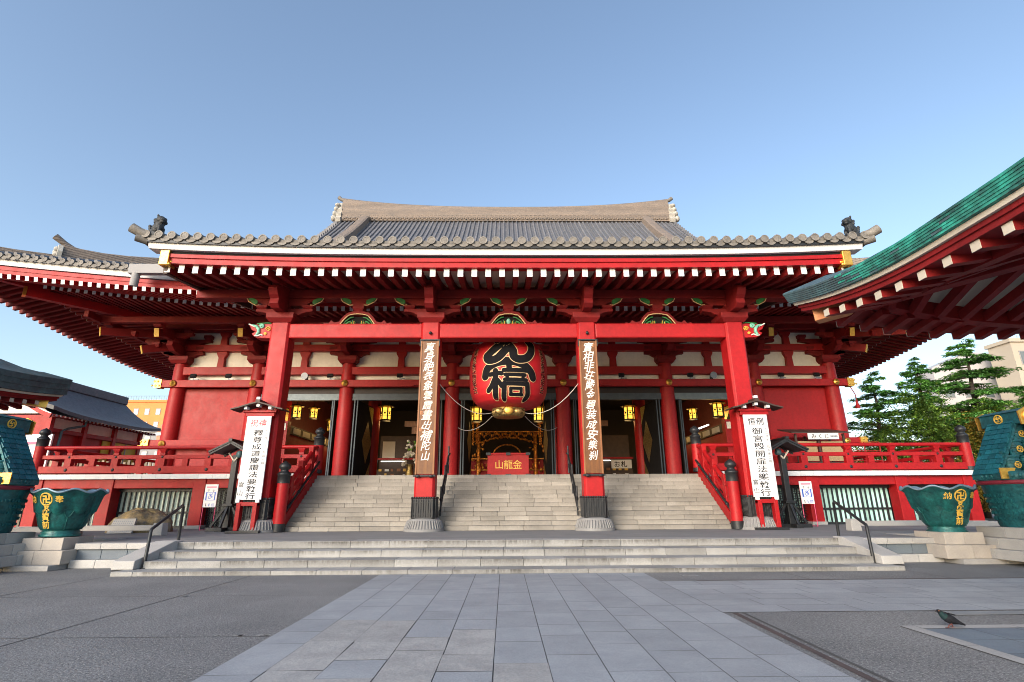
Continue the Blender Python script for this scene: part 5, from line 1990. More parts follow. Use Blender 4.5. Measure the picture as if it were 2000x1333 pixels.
def room_lamp(x, y, z, s, label):
    t = thing('hanging_lamp', label, 'lamp', (x, y, z), 'yellow hanging lamps inside the hall')
    b = MB()
    b.lathe((x, y, z), [(.30*s, -.36*s), (.30*s, .36*s)], 6, 0, smooth=False)
    b.build('glowing_shade', GLOW, t)
    b = MB()
    for k in range(6):
        a = 2*pi*k/6
        b.tube([(x+.31*s*cos(a), y+.31*s*sin(a), z-.42*s), (x+.31*s*cos(a), y+.31*s*sin(a), z+.40*s)], .04*s, 5)
        b.ball((x+.272*s*cos(a+pi/6), y+.272*s*sin(a+pi/6), z+.02), .06*s, 6)
    for zz in (-.12, .12):
        b.lathe((x, y, z+zz*s), [(.305*s, -.014*s), (.318*s, 0), (.305*s, .014*s)], 6, smooth=False, caps=False)
    b.lathe((x, y, z), [(.34*s, -.42*s), (.36*s, -.36*s), (.31*s, -.34*s)], 6, smooth=False)
    b.lathe((x, y, z), [(.32*s, .34*s), (.50*s, .40*s), (.42*s, .47*s), (.1*s, .58*s)], 6, 1, smooth=False)
    b.tube([(x, y, z+.5*s), (x, y, 9.4)], .015, 5)
    b.build('frame', [IRON, BRASS], t)
    l = bpy.data.lights.new('lamp_light', 'POINT')
    l.energy = 20*s
    l.color = (1.0, .62, .22)
    l.shadow_soft_size = .4
    o = bpy.data.objects.new('lamp_light', l)
    COL.objects.link(o)
    o.parent = t
    o.location = (0, .9*s, -.3)
for x, y, z, s, lb in ((-7.82, 34, 7.2, 1.1, 'glowing yellow hanging lamp in the doorway left of the left plaque'), (8.0, 34, 7.17, 1.1, 'glowing yellow hanging lamp in the doorway right of the right plaque'),
                       (-1.93, 34, 7.12, 1.1, 'glowing yellow hanging lamp just left of the big lantern base'), (2.1, 34, 7.12, 1.1, 'glowing yellow hanging lamp just right of the big lantern base'),
                       (-12.75, 31.9, 6.95, .9, 'yellow hanging lamp closest to the left outer pillar, cut by its edge'), (-12.4, 33.8, 7.2, .8, 'second yellow hanging lamp from the left outer pillar'),
                       (-12.2, 37.0, 6.85, 1.0, 'wide yellow hanging lamp over the dark counter in the left doorway'), (-12.1, 39.5, 6.45, 1.0, 'yellow hanging lamp beside the folded door in the left doorway'),
                       (13.0, 31.9, 7.0, 1.05, 'yellow hanging lamp closest to the right outer pillar'), (12.4, 34.6, 7.2, .85, 'second yellow hanging lamp from the right outer pillar'),
                       (11.8, 37.5, 6.9, 1.05, 'wide yellow hanging lamp over the dark counter in the right doorway'), (11.0, 40.0, 6.45, .95, 'yellow hanging lamp beside the folded door in the right doorway')):
    room_lamp(AX+x-.05, y, z, s, lb)
b = MB()
b.tube([(AX+12.9, 33.6, 6.35), (AX+12.9, 35.8, 6.35)], .05, 8)
tag(b.build('tube_light', TUBE), 'white fluorescent tube glowing above the counter in the right doorway', 'tube light')

def gilt_pendant(x, y, label):
    t = thing('gilt_pendant', label, 'pendant', (x, y, 5.2), 'gilt pendants inside the hall')
    b = MB()
    b.lathe((x, y, 6.9), [(.10, .5), (.42, .2), (.46, .05), (.30, 0)], 8, smooth=False)
    b.tube([(x, y, 7.3), (x, y, 9.4)], .02, 5)
    b.build('canopy', ALTAR, t)
    b = MB()
    for q in range(8):
        a = 2*pi*q/8
        for k in range(9):
            b.ball((x+(.40-.012*k)*cos(a), y+(.40-.012*k)*sin(a), 6.85-k*.17), (.045, .045, .075), 5)
    b.build('bead_string', ALTAR, t)
gilt_pendant(AX-2.35, 36.5, 'gilt hanging pendant of bead strings left of the altar')
gilt_pendant(AX+2.55, 36.5, 'gilt hanging pendant of bead strings right of the altar')

def shop(x, label, sign):
    t = thing('amulet_counter', label, 'counter', (x, 38.5, ZD))
    b = MB()
    b.box(x-1.7, x+1.7, 38.4, 39.4, ZD, 3.9)
    b.box(x-1.7, x+1.7, 39.2, 39.3, 3.9, 6.4)
    b.build('body', WOODD, t)
    rr = random.Random(int(abs(x)*10))
    for r in range(3):
        for k in range(7):
            xx = x-1.5+k*.43
            b = MB()
            b.box(xx, xx+.14+.16*rr.random(), 38.32, 38.36, 2.98+r*.42, 3.12+r*.42+.14*rr.random(), rr.randrange(4))
            b.build('amulet_box', [CREAM, GOLDP, WOODL, BOARD], t)
    b = MB()
    b.box(x-1.5, x-.6, 39.15, 39.19, 4.7, 6.0, 0)
    b.build('notice_sheet', CREAM, t)
    for p, q in (((x-1.5, 38.9, 4.55), (x+.2, 38.9, 4.55)), ((x-1.5, 38.5, 3.62), (x-.4, 38.5, 3.62))):
        b = MB()
        b.tube([p, q], .033, 6)
        b.build('light_tube', TUBE, t)
    b = MB()
    b.box(x-1.75, x+1.75, 38.35, 38.5, 4.62, 4.75)
    b.build('red_shelf', RED, t)
    if sign:
        b = MB()
        b.box(x+.15, x+1.6, 38.3, 38.34, 3.95, 4.55, 0)
        b.text('お札', (x+.55, 38.3, 4.25), X_, Z_, .46, 1, .012, .004, pitch=.5, vert=False)
        b.build('sign', [BOARD, INK], t)
shop(AX+7.3, 'dark amulet counter with a white hiragana sign inside the right doorway', True)
shop(AX-7.6, 'dark glass counter with lit goods inside the left doorway', False)
b = MB()
rr = random.Random(9)
for q in range(60):
    a = rr.random()*2*pi
    r = rr.random()**.5
    b.ball((AX-6.05+.45*r*cos(a), 33.4+.3*sin(a)*r, 4.6+.8*r*sin(a*1.7)), (.10, .08, .08), 6, 0 if rr.random() < .8 else 1)
t = thing('flower_arrangement', 'white flower arrangement in a vase beside the left plaque', 'flowers', (AX-6.05, 33.4, ZD))
b.build('blossom', [CREAM, LEAFB], t)
b = MB()
b.lathe((AX-6.05, 33.4, ZD), [(.2, 0), (.3, .4), (.16, .9), (.24, 1.1)], 14)
b.build('vase', BRASS, t)
for x, lb in ((-5.85, 'wide wooden hanging sign inside the left middle doorway'), (5.75, 'wide wooden hanging sign inside the right middle doorway')):
    b = MB()
    b.box(AX+x-.75, AX+x+.75, 33.9, 34.0, 6.35, 6.7)
    b.box(AX+x-.28, AX+x+.28, 33.92, 34.0, 5.9, 6.33)
    tag(b.build('hanging_sign', WOODL), lb, 'sign')

# ================================================================== FLOODLIGHTS, CAMERAS, SPEAKERS ON THE BEAM
def floodlight(x, label):
    t = thing('floodlight', label, 'floodlight', (x, 29.6, 8.42), 'floodlights on the lower tie beam')
    b = MB()
    b.bar((x-.16, 29.55, 8.68), (x+.16, 29.55, 8.68), .16, .20, up=(0, .6, 1))
    b.build('head', IRON, t, bevel=.01)
    b = MB()
    b.tube([(x, 29.6, 8.42), (x, 29.6, 8.6)], .03, 6)
    b.bar((x+.02, 29.6, 8.52), (x+.3, 29.6, 8.5), .06, .05)
    b.box(x-.12, x+.12, 29.5, 29.7, 8.42, 8.45)
    b.build('bracket', STEEL, t)
for x, lb in ((-18.0, 'small floodlight on the beam beside the left corner column'), (-16.0, 'small floodlight on the beam near the second column from the left'),
              (-12.9, 'small floodlight on the beam over the leftmost open doorway, beside the outer pillar'), (-10.2, 'small floodlight on the beam just left of the third column'),
              (-6.2, 'small floodlight on the beam left of the left red camera'), (6.6, 'small floodlight on the beam right of the right red camera'),
              (10.6, 'small floodlight on the beam just right of the third column from the right'), (15.9, 'small floodlight on the beam near the second column from the right'), (18.0, 'small floodlight on the beam beside the right corner column')):
    floodlight(AX+x, lb)
def camera_box(x, sg, label):
    t = thing('security_camera', label, 'security camera', (x, 29.4, 8.2))
    b = MB()
    b.bar((x, 29.5, 8.35), (x+sg*.32, 29.05, 8.62), .17, .17)
    b.build('housing', RED2, t, bevel=.015)
    b = MB()
    b.box(x-.3*sg-.12, x-.3*sg+.45, 29.3, 29.46, 8.05, 8.12)
    b.prism([(0, 0), (.4, 0), (0, .32)], (x-sg*.05, 29.4, 8.08), X_*sg, Z_, Y_, -.06, .06)
    b.build('bracket', RED2, t)
camera_box(AX-4.95, 1, 'red painted security camera on the beam left of the left plaque')
camera_box(AX+5.15, -1, 'red painted security camera on the beam right of the right plaque')
def horn(x, z, label):
    t = thing('loudspeaker', label, 'loudspeaker', (x, 29.5, z))
    b = MB()
    b.lathe((0, 0, 0), [(.20, 0), (.14, .10), (.06, .22), (.05, .34), (.08, .36), (.08, .46)], 16)
    b.v = [(x+v[0], 29.35+v[2], z+v[1]) for v in b.v]
    b.build('horn', STEEL, t)
    b = MB()
    b.box(x-.04, x+.04, 29.6, 29.9, z-.2, z+.2)
    b.build('bracket', IRON, t)
horn(AX-11.6, 8.62, 'grey horn loudspeaker on the beam in the leftmost open bay')
horn(AX+11.9, 8.62, 'grey horn loudspeaker on the beam in the rightmost open bay')
for x, lb in ((-4.35, 'dark box lamp under the upper beam left of the left plaque'), (4.5, 'dark box lamp under the upper beam right of the right plaque')):
    b = MB()
    b.box(AX+x-.22, AX+x+.22, 29.5, 29.72, 8.82, 9.12)
    b.box(AX+x-.16, AX+x+.16, 29.47, 29.5, 8.87, 9.07, 1)
    tag(b.build('box_lamp', [IRON, STEEL]), lb, 'lamp')
t = thing('red_tassel', 'dark red tassel hanging from the gilt beam end at the right corner', 'tassel', (AX+19.95, 29.5, 7.9))
b = MB()
b.tube([(AX+19.8, 29.5, 7.95), (AX+20.0, 29.5, 7.5), (AX+20.02, 29.5, 7.1)], .025, 6)
b.build('cord', RED2, t)
b = MB()
b.lathe((AX+20.02, 29.5, 6.5), [(.13, .2), (.11, .36), (.06, .48), (.08, .56), (.04, .64)], 12)
b.build('fringe', RED2, t)

# ================================================================== ON THE RIGHT VERANDA: FORTUNE STAND AND RAILS
t = thing('fortune_slip_stand', 'wooden fortune stand with woven blinds and a white sign on the right veranda', 'stand', (AX+16.2, 28, ZD))
b = MB()
x0, x1 = AX+14.95, AX+17.55
for x in (x0, x1-.08, AX+16.12):
    b.box(x, x+.1, 27.4, 27.5, ZD, 5.0)
    b.box(x, x+.1, 28.6, 28.7, ZD, 5.0)
b.box(x0, x1, 27.35, 28.7, ZD+.1, 3.55)
b.build('frame', WOODD, t)
b = MB()
b.add([(x0-.25, 27.2, 5.0), (x1+.25, 27.2, 5.0), (x1+.15, 28.8, 5.35), (x0-.15, 28.8, 5.35), (x0-.25, 27.2, 5.06), (x1+.25, 27.2, 5.06), (x1+.15, 28.8, 5.41), (x0-.15, 28.8, 5.41)],
      [(0, 1, 2, 3), (4, 7, 6, 5), (0, 4, 5, 1), (1, 5, 6, 2), (2, 6, 7, 3), (3, 7, 4, 0)])
b.build('roof', WOODD, t)
b = MB()
b.box(x0+.12, AX+16.05, 27.44, 27.47, 3.6, 4.62)
b.box(AX+16.3, x1-.12, 27.44, 27.47, 3.6, 4.62)
b.build('woven_blind', WICK, t)
b = MB()
b.box(x0+.55, x1-.45, 27.15, 27.19, 4.68, 5.0, 0)
b.text('みくじ', (x0+.85, 27.15, 4.84), X_, Z_, .26, 1, .006, .004, pitch=.33, vert=False)
for q in range(5):
    b.box(x0+1.72+q*.075, x0+1.78+q*.075, 27.145, 27.149, 4.79, 4.87, 2)
b.build('sign', [BOARD, INK, STEEL], t)
t = thing('red_pipe_rack', 'thin red pipe rack standing on the right veranda beside the fortune stand', 'rack', (AX+18.4, 27.6, ZD))
b = MB()
for x in (17.75, 18.5, 19.3):
    b.tube([(AX+x, 27.4, ZD), (AX+x, 27.4, 4.55)], .03, 6)
for z in (3.6, 4.1, 4.55):
    b.tube([(AX+17.75, 27.4, z), (AX+19.3, 27.4, z)], .025, 6)
b.build('pipe', RED2, t)

# ================================================================== ROCK, STONE TABLET, LOW STONE FENCES, WHITE BOLLARD STONES
t = thing('garden_rock', 'big rounded mossy tan rock in front of the left basement windows', 'rock', (-14.2, 21.8, ZT))
b = MB()
rr = random.Random(6)
rows = []
ph = [rr.random()*6 for _ in range(8)]
for i in range(25):
    a = pi*i/24*.62
    row = []
    for k in range(41):
        th = 2*pi*k/40
        f = 1+.07*sin(3*th+ph[0]+a*2)+.03*sin(5*th+ph[1]-a*3)+.015*sin(9*th+ph[2]+a*9)+.02*sin(15*th+a*13+ph[3])
        row.append((-14.2+1.12*f*sin(a)*cos(th), 21.8+.8*f*sin(a)*sin(th), ZT-.12+.92*f*(abs(cos(a))**.62)*(1 if cos(a) > 0 else -.4)))
    rows.append(row)
b.grid(rows)
b.build('stone', ROCK, t)
t = thing('stone_tablet', 'small pale inscribed stone tablet leaning before the mossy rock', 'tablet', (-13.98, 20.5, ZT))
b = MB()
vz = Vector((0, .35, 1))
b.prism([(-.44, 0), (.44, 0), (.42, .50), (-.38, .50)], (-14.02, 20.45, ZT+.02), X_, vz, Y_, 0, .08, 0)
rr = random.Random(13)
for i in range(10):
    for j in range(6):
        if rr.random() < .85:
            p = Vector((-14.02-.35+i*.072, 20.445, ZT+.02))+vz*(.06+j*.066)
            b.add([p, p+X_*.045, p+X_*.04+vz*.03, p+vz*.035], [(0, 1, 2, 3)], 1)
b.build('slab', [GRAN, STEEL], t)
def stone_fence(xs, y, z0, label, caps):
    t = thing('stone_fence', label, 'stone fence', ((xs[0]+xs[-1])/2, y, z0))
    for x in caps:
        b = MB()
        b.frus(x, y, z0, z0+.40, .18, .18, .16, .16)
        b.build('post', GRAN, t, bevel=.02)
    b = MB()
    b.box(xs[0], xs[-1], y-.10, y+.10, z0+.16, z0+.33)
    b.build('rail', GRAN, t, bevel=.012)
stone_fence((-14.9, -11.7), 19.3, ZT, 'low granite rail fence in front of the mossy rock', (-14.75, -11.85))
stone_fence((-18.6, -15.3), 19.6, ZT-.05, 'low granite rail fence behind the left lotus bowl', (-18.4, -15.5))
stone_fence((12.05, 15.3), 19.3, ZT, 'low granite rail fence in front of the right basement windows', (12.2, 15.1))
stone_fence((15.7, 19.0), 19.6, ZT-.05, 'low granite rail fence behind the right lotus bowl', (15.9, 18.7))
# ================================================================== COPPER-ROOFED PAVILIONS AT THE EDGES
def pavilion(name, label, cx0, cy1, zc, sg, wx, wy, patina, capm, up0, th=.24, nl=6):
    """hip-roofed pavilion; (cx0, cy1) = its far inner corner, sg = +1 stands to the right, -1 to the left"""
    t = thing(name, label, 'pavilion', (cx0+sg*wx/2, cy1-wy/2, 0))
    mx, my = cx0+sg*wx/2, cy1-wy/2
    def upk(s):                                                    # s = distance from the nearer corner along the eave
        return up0*max(0, 1-s/3.6)**2
    # eave loop: list of (x, y, up, outward normal)
    def ring(inset, z, nside=44):
        pts = []
        hx, hy = wx/2-inset, wy/2-inset
        cs = [(-sg*hx, hy), (-sg*hx, -hy), (sg*hx, -hy), (sg*hx, hy)]
        for k in range(4):
            a, c = cs[k], cs[(k+1) % 4]
            L = math.hypot(c[0]-a[0], c[1]-a[1])
            for q in range(nside):
                f = q/nside
                s = min(f, 1-f)*L
                pts.append((mx+a[0]+(c[0]-a[0])*f, my+a[1]+(c[1]-a[1])*f, z+upk(s)))
        return pts
    def loop(b, rings, mi=0, smooth=False):
        n = len(rings[0])
        vs = [p for r in rings for p in r]
        fs = [(i*n+j, i*n+(j+1) % n, (i+1)*n+(j+1) % n, (i+1)*n+j) for i in range(len(rings)-1) for j in range(n)]
        b.add(vs, fs, mi, .5, smooth)
        if mi == 9:                                                # the far corner has not turned green yet
            rq = random.Random(17)
            for q in range(len(fs)):
                c = sum((Vector(vs[i]) for i in fs[q]), Vector())/4
                d = math.hypot(c.x-cx0, c.y-cy1)
                b.m[-len(fs)+q] = 1 if d < 1.5+rq.random()*1.3 or (d < 4.2 and rq.random() < .12) else 0
    b = MB()
    prof = []
    for k in range(nl):                                            # layered copper edge
        prof += [(.012*k*6/nl, zc-th*k/nl), (.012*k*6/nl, zc-th*(k+.94)/nl), (.012*k*6/nl+.012, zc-th*(k+.96)/nl)]
    loop(b, [ring(i, z) for i, z in [(.6, zc+.16), (.02, zc+.01)]+prof+[(.55, zc-th-.02)]], 9)
    # roof surface up to the ridge
    hr = min(wx, wy)*.17
    rows = [ring(.02, zc+.01), ring(1.0, zc+.22), ring(min(wx, wy)*.25, zc+hr*.5), ring(min(wx, wy)*.46, zc+hr)]
    loop(b, rows, 0, True)
    b.build('copper_roof', [patina, COPPERD], t)
    b = MB()
    z1 = zc-th
    loop(b, [ring(.12, z1-.005), ring(.13, z1-.075), ring(.5, z1-.08), ring(.5, z1)])
    b.build('eave_board', CREAM, t)
    b = MB()
    loop(b, [ring(.18, z1-.08), ring(.18, z1-.15), ring(.21, z1-.155), ring(.21, z1-.235), ring(.7, z1-.235)])
    loop(b, [ring(.84, z1-.10), ring(.84, z1-.33), ring(1.02, z1-.33), ring(1.02, z1-.06)])
    b.build('eave_fascia', RED3, t)
    b = MB()
    loop(b, [ring(.5, z1-.2), ring(.9, z1-.12)])
    loop(b, [ring(.95, z1-.08), ring(3.3, z1+.58)])
    b.build('soffit', CREAM, t)
    fly, base = MB(), MB()
    for side in range(4):
        L = wy if side in (0, 2) else wx
        n = int(L/.46)
        for k in range(1, n):
            s = k*L/n
            u = upk(min(s, L-s))
            def pt(d, z):
                if side == 0:
                    return Vector((cx0+sg*d, cy1-s, z))
                if side == 2:
                    return Vector((cx0+sg*(wx-d), cy1-s, z))
                if side == 1:
                    return Vector((cx0+sg*s, cy1-wy+d, z))
                return Vector((cx0+sg*s, cy1-d, z))
            e = min(s, L-s)
            if e > .7:
                fly.bar(pt(.26, z1-.305+u), pt(min(.95, e), z1-.2+u), .14, .13, 0)
                o = (pt(.42, 0)-pt(.6, 0)).normalized()*.012
                fly.bar(pt(.26, z1-.305+u), pt(.26, z1-.305+u)+o, .142, .132, 1)
            if e > 1.2:
                base.bar(pt(1.03, z1-.17+u), pt(min(3.2, e), z1+.44+u*.3), .14, .17, 0)
    fly.build('flying_rafters', [RED3, CREAM], t)
    base.build('base_rafters', RED3, t)
    for a in (1, -1):
        for c in (1, -1):
            b = MB()
            px, py = mx-sg*a*(wx/2), my+c*(wy/2)
            dirv = Vector((sg*a, -c, 0)).normalized()
            p0 = Vector((px, py, z1-.36+up0))+dirv*.55
            p1 = Vector((px, py, z1+.35))+dirv*4.0
            b.bar(p0, p1, .26, .34, 0)
            b.bar(p0-dirv*.02, p0+(p1-p0).normalized()*.62, .275, .36, 1)
            b.build('hip_rafter', [RED3, capm], t, bevel=.01)
    for a in (1, -1):
        for c in (1, -1):
            b = MB()
            x, y = mx-sg*a*(wx/2-3.0), my+c*(wy/2-3.0)
            b.lathe((x, y, 0), [(.22, .2), (.2, z1+.2)], 16)
            b.lathe((x, y, 0), [(.4, 0), (.3, .25)], 16, 1)
            b.build('pillar', [RED3, GRAN], t)
    b = MB()
    for c in (1, -1):
        b.box(mx-wx/2+2.9, mx+wx/2-2.9, my+c*(wy/2-3.0)-.15, my+c*(wy/2-3.0)+.15, z1-.3, z1+.1)
        b.box(mx-c*(wx/2-3.0)-.15, mx-c*(wx/2-3.0)+.15, my-wy/2+2.9, my+wy/2-2.9, z1-.3, z1+.1)
    b.build('tie_beam', RED3, t)
    return t
pavilion('copper_pavilion', 'pavilion with a streaked green copper roof edge and red rafters at the upper right', 5.95, 10.35, 5.35, 1, 8.4, 8.4, COPPER, CARVE, .50)
pavilion('dark_copper_pavilion', 'pavilion with a dark weathered copper roof edge and a gilt rafter tip at the left', -15.9, 19.1, 5.75, -1, 8.0, 8.0, COPPERD, GOLD, .28, .58, 3)

# ================================================================== SMALL RED HALL BEHIND THE LEFT BALUSTRADE
t = thing('small_red_hall', 'small red side hall with a dark curved roof behind the left balustrade', 'hall', (-37.3, 46, 0))
ex, rx, y0, y1 = -33.2, -37.3, 38.8, 51.4
b = MB()
def zs(f):
    return 8.35+2.9*(.45*f+.55*f*f)
for s in (1, -1):
    rows = []
    for k in range(9):
        f = k/8
        rows.append([(rx+s*(ex-rx)*(1-f), y0+1.2*f*0+(y1-y0)*q/14, zs(f)+.35*abs(q/7-1)**3*(1-f)) for q in range(15)])
    b.grid(rows)
    b.grid([[(p[0], p[1], p[2]-.28) for p in rows[0]], rows[0]])
    for e in (0, 14):
        b.grid([[r[e] for r in rows], [(r[e][0], r[e][1], r[e][2]-.3) for r in rows]])
b.build('roof', SLATE, t)
b = MB()
b.box(rx-.35, rx+.35, y0-.1, y1+.1, 11.0, 11.75)
b.build('roof_ridge', SLATE, t, bevel=.05)
b = MB()
for s in (1, -1):
    rows = [(rx+s*(ex-rx)*(1-k/8), zs(k/8)) for k in range(9)]
    for (xa, za), (xb, zb) in zip(rows, rows[1:]):
        b.bar((xa, y0-.06, za-.42), (xb, y0-.06, zb-.42), .12, .34)
        b.bar((xa, y0-.10, za-.24), (xb, y0-.10, zb-.24), .06, .06, 1)
b.build('barge_board', [RED, WHITE], t)
b = MB()
b.box(-40.2, -34.4, y0+1.2, y1-1.0, 0, 8.2)
b.build('wall', RED2, t)
b = MB()
b.box(-34.4, -34.36, y0+1.3, y1-1.1, 7.2, 8.1)
b.prism([(-3.0, 8.3), (3.0, 8.3), (0, 10.4)], (rx, y0+1.1, 0), X_, Z_, Y_, 0, .08)
b.build('plaster_band', PLASTER, t)
for k in range(4):
    yy = y0+1.3+k*(y1-y0-2.5)/3
    b = MB()
    b.box(-34.42, -34.1, yy-.17, yy+.17, 0, 8.2)
    b.build('pillar', RED, t)
b = MB()
b.box(-34.3, -34.15, y0+1.2, y1-1, 6.95, 7.25)
b.box(-34.3, -34.15, y0+1.2, y1-1, 4.9, 5.1)
b.build('tie_beam', RED2, t)
for k in range(3):
    b = MB()
    yy = y1-5.6+k*1.45
    b.box(-34.36, -34.28, yy, yy+1.3, 4.0, 6.9)
    b.box(-34.27, -34.25, yy+1.32, yy+1.42, 4.0, 6.9, 1)
    b.build('yellow_door', [YEL, STEEL], t)
b = MB()
for q in range(30):
    yy = y0+.3+q*(y1-y0-.6)/29
    b.box(ex-.95, ex-.25, yy-.07, yy+.07, 8.0, 8.14, 0)
    b.box(ex-.25, ex-.235, yy-.07, yy+.07, 8.0, 8.14, 1)
b.build('rafter_row', [RED3, WHITE], t)
b = MB()
b.tube([(ex-.3, 42.5, 8.1), (ex-.3, 42.5, 7.7), (-34.0, 41.5, 7.35), (-34.0, 41.0, 7.1), (-34.0, 40.8, 4.0), (-34.0, 40.8, 0)], .09, 8)
b.build('drain_pipe', COPPERD, t)
t = thing('white_sign_board', 'white board with a red frame mark standing behind the left tub roof', 'sign', (-22.9, 26.5, 0))
b = MB()
b.box(-23.6, -22.3, 26.4, 26.5, 3.4, 5.0)
b.build('panel', BOARD, t)
b = MB()
b.box(-23.5, -22.75, 26.37, 26.39, 4.5, 4.62)
b.box(-22.87, -22.75, 26.37, 26.39, 3.9, 4.5)
b.build('mark', PINK, t)
b = MB()
for x in (-23.5, -22.4):
    b.box(x-.05, x+.05, 26.5, 26.6, 0, 5.0)
b.build('post', IRON, t)

t = thing('stake_fence', 'weathered grey stake fence glimpsed through the left balustrade', 'fence', (-26, 38, 0))
b = MB()
rr = random.Random(15)
for k in range(46):
    x = -33+k*.30
    b.box(x, x+.17, 38-.05, 38+.05, 0, 4.55+rr.uniform(-.1, .12), 0, .5+rr.uniform(-.35, .35))
b.build('stake', BAMB, t)
b = MB()
b.box(-33, -19.5, 38.06, 38.14, 4.0, 4.15)
b.box(-33, -19.5, 38.06, 38.14, 1.2, 1.35)
b.build('rail', BAMB, t)

# ================================================================== CITY BUILDINGS BEHIND
def block(name, label, x0, x1, y0, y1, z, m, wins, wm=PANE, m2=None, wz=(1.0, 1.5)):
    t = thing(name, label, 'building', ((x0+x1)/2, y0, 0))
    b = MB()
    b.box(x0, x1, y0, y1, 0, z)
    b.build('wall', m, t)
    if m2:
        b = MB()
        b.box(x1-.0, x1+.06, y0+.02, y1, 0, z)
        b.build('side_wall', m2, t)
    b = MB()
    b.box(x0-.25, x1+.25, y0-.25, y1+.25, z, z+.5)
    b.build('parapet', m, t)
    for (fx, fz, face) in wins:
        w = MB()
        if face == 'f':
            w.box(fx-wz[0]/2-.12, fx+wz[0]/2+.12, y0-.06, y0+.01, fz-wz[1]/2-.12, fz+wz[1]/2+.12, 0)
            fr = w.build('window', GREYW, t)
            g = MB()
            g.box(fx-wz[0]/2, fx+wz[0]/2, y0-.08, y0-.061, fz-wz[1]/2, fz+wz[1]/2)
            g.box(fx-.04, fx+.04, y0-.10, y0-.081, fz-wz[1]/2, fz+wz[1]/2)
        else:
            xx = x1+.06 if face == 'r' else x0
            s = 1 if face == 'r' else -1
            w.box(*sorted((xx-.01*s, xx+.07*s)), fx-wz[0]/2-.12, fx+wz[0]/2+.12, fz-wz[1]/2-.12, fz+wz[1]/2+.12, 0)
            fr = w.build('window', GREYW, t)
            g = MB()
            g.box(*sorted((xx+.072*s, xx+.09*s)), fx-wz[0]/2, fx+wz[0]/2, fz-wz[1]/2, fz+wz[1]/2)
        g.build('pane', wm, fr)
    return t
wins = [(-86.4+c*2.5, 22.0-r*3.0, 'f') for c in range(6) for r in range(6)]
h = block('sunrise_hotel', 'tall hotel coloured orange for sunrise light with small pale windows behind the small red hall', -88.2, -73.6, 120, 140, 24.2, SUNWALL, wins, wz=(.85, 1.25))
b = MB()
b.box(-76.5, -73.8, 124, 130, 24.7, 27.6)
b.build('roof_house', SUNWALL, h)
b = MB()
for k in range(26):
    x = -88.2+k*.58
    b.tube([(x, 120.3, 24.7), (x, 120.3, 25.7)], .035, 4)
b.tube([(-88.2, 120.3, 25.7), (-73.6, 120.3, 25.7)], .045, 4)
b.build('roof_railing', STEEL, h)
b = MB()
b.box(-93.6, -88.25, 121.5, 138, 0, 24.4)
b.build('sunrise_pink_wing', PINKW, h)  # same hotel, pinker sunrise light put into this face's colour
for r in range(4):
    b = MB()
    b.box(-91.6, -90.2, 121.40, 121.5, 20.2-r*3.6, 22.0-r*3.6)
    b.build('window', PANE, h)
b = MB()
b.box(-92.2, -91.3, 121.3, 121.45, 22.6, 23.5)
b.box(-91.1, -90.3, 121.3, 121.45, 22.7, 23.4)
b.build('pink_sign', PINK, h)
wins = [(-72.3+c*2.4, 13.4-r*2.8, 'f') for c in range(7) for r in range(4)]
block('hotel_shaded_part', 'added grey block standing for the shaded lower part of the hotel, with small windows', -73.6, -57.5, 101, 115, 14.9, GREYW, wins, wz=(.9, 1.3))  # extra block whose grey stands for shade on the hotel's lower wall
t = thing('red_shop_sign', 'round red and white sign beside the left corner column, far behind', 'sign', (-62.5, 99, 0))
b = MB()
b.lathe((-62.5, 99, 12.8), [(1.5, 0), (1.7, .5), (1.7, 2.4), (1.2, 3.2), (.1, 3.4)], 20, 0)
b.box(-63.7, -61.3, 97.2, 97.4, 13.8, 14.3, 1)
b.box(-63.5, -61.6, 97.2, 97.4, 14.8, 15.5, 2)
b.build('drum', [PINKW, WHITE, CARVE], t)
b = MB()
b.tube([(-62.5, 99, 0), (-62.5, 99, 13)], .3, 8)
b.build('mast', STEEL, t)
wins = [(71.5+c*5.0, 20.2-r*3.6, 'f') for c in range(4) for r in range(5)]
h = block('beige_apartments', 'beige apartment block with framed windows at the far right above the trees', 69.4, 95, 68, 71.5, 22.4, BEIGE, wins, GLASS, wz=(2.4, 1.7))
b = MB()
for k in range(9):
    x = 71.0+k*1.5
    b.tube([(x, 68.4, 22.4), (x, 68.4, 23.9)], .035, 4)
b.tube([(71, 68.4, 23.9), (83.3, 68.4, 23.9)], .045, 4)
b.build('roof_railing', STEEL, h)
t = thing('pale_house', 'pale grey gabled building rising behind the tallest cedar', 'building', (65, 74, 0))
b = MB()
b.prism([(-3.2, 0), (9.0, 0), (9.0, 22.4), (2.6, 22.6), (-3.2, 20.3)], (66.0, 74, 0), X_, Z_, Y_, 0, 3.5)
b.build('wall', PALEW, t)
for r in range(5):
    for c in range(4):
        b = MB()
        b.box(63.8+c*2.9, 65.1+c*2.9, 73.9, 74, 15.8-r*3.4, 17.3-r*3.4)
        w_ = b.build('window', GREYW, t)
        b = MB()
        b.box(63.9+c*2.9, 65.0+c*2.9, 73.86, 73.9, 15.9-r*3.4, 17.2-r*3.4)
        b.build('pane', GLASS, w_)
wins = [(30+c*3.4, 5.5-r*3.0, 'f') for c in range(7) for r in range(2)]
block('brown_row_building', 'low reddish building half hidden behind the cedars', 28, 56, 82, 92, 8.3, PINKW, wins, GLASS, wz=(1.6, 1.4))
wins = [(25+c*3.2, 14.0-r*3.2, 'f') for c in range(4) for r in range(4)]

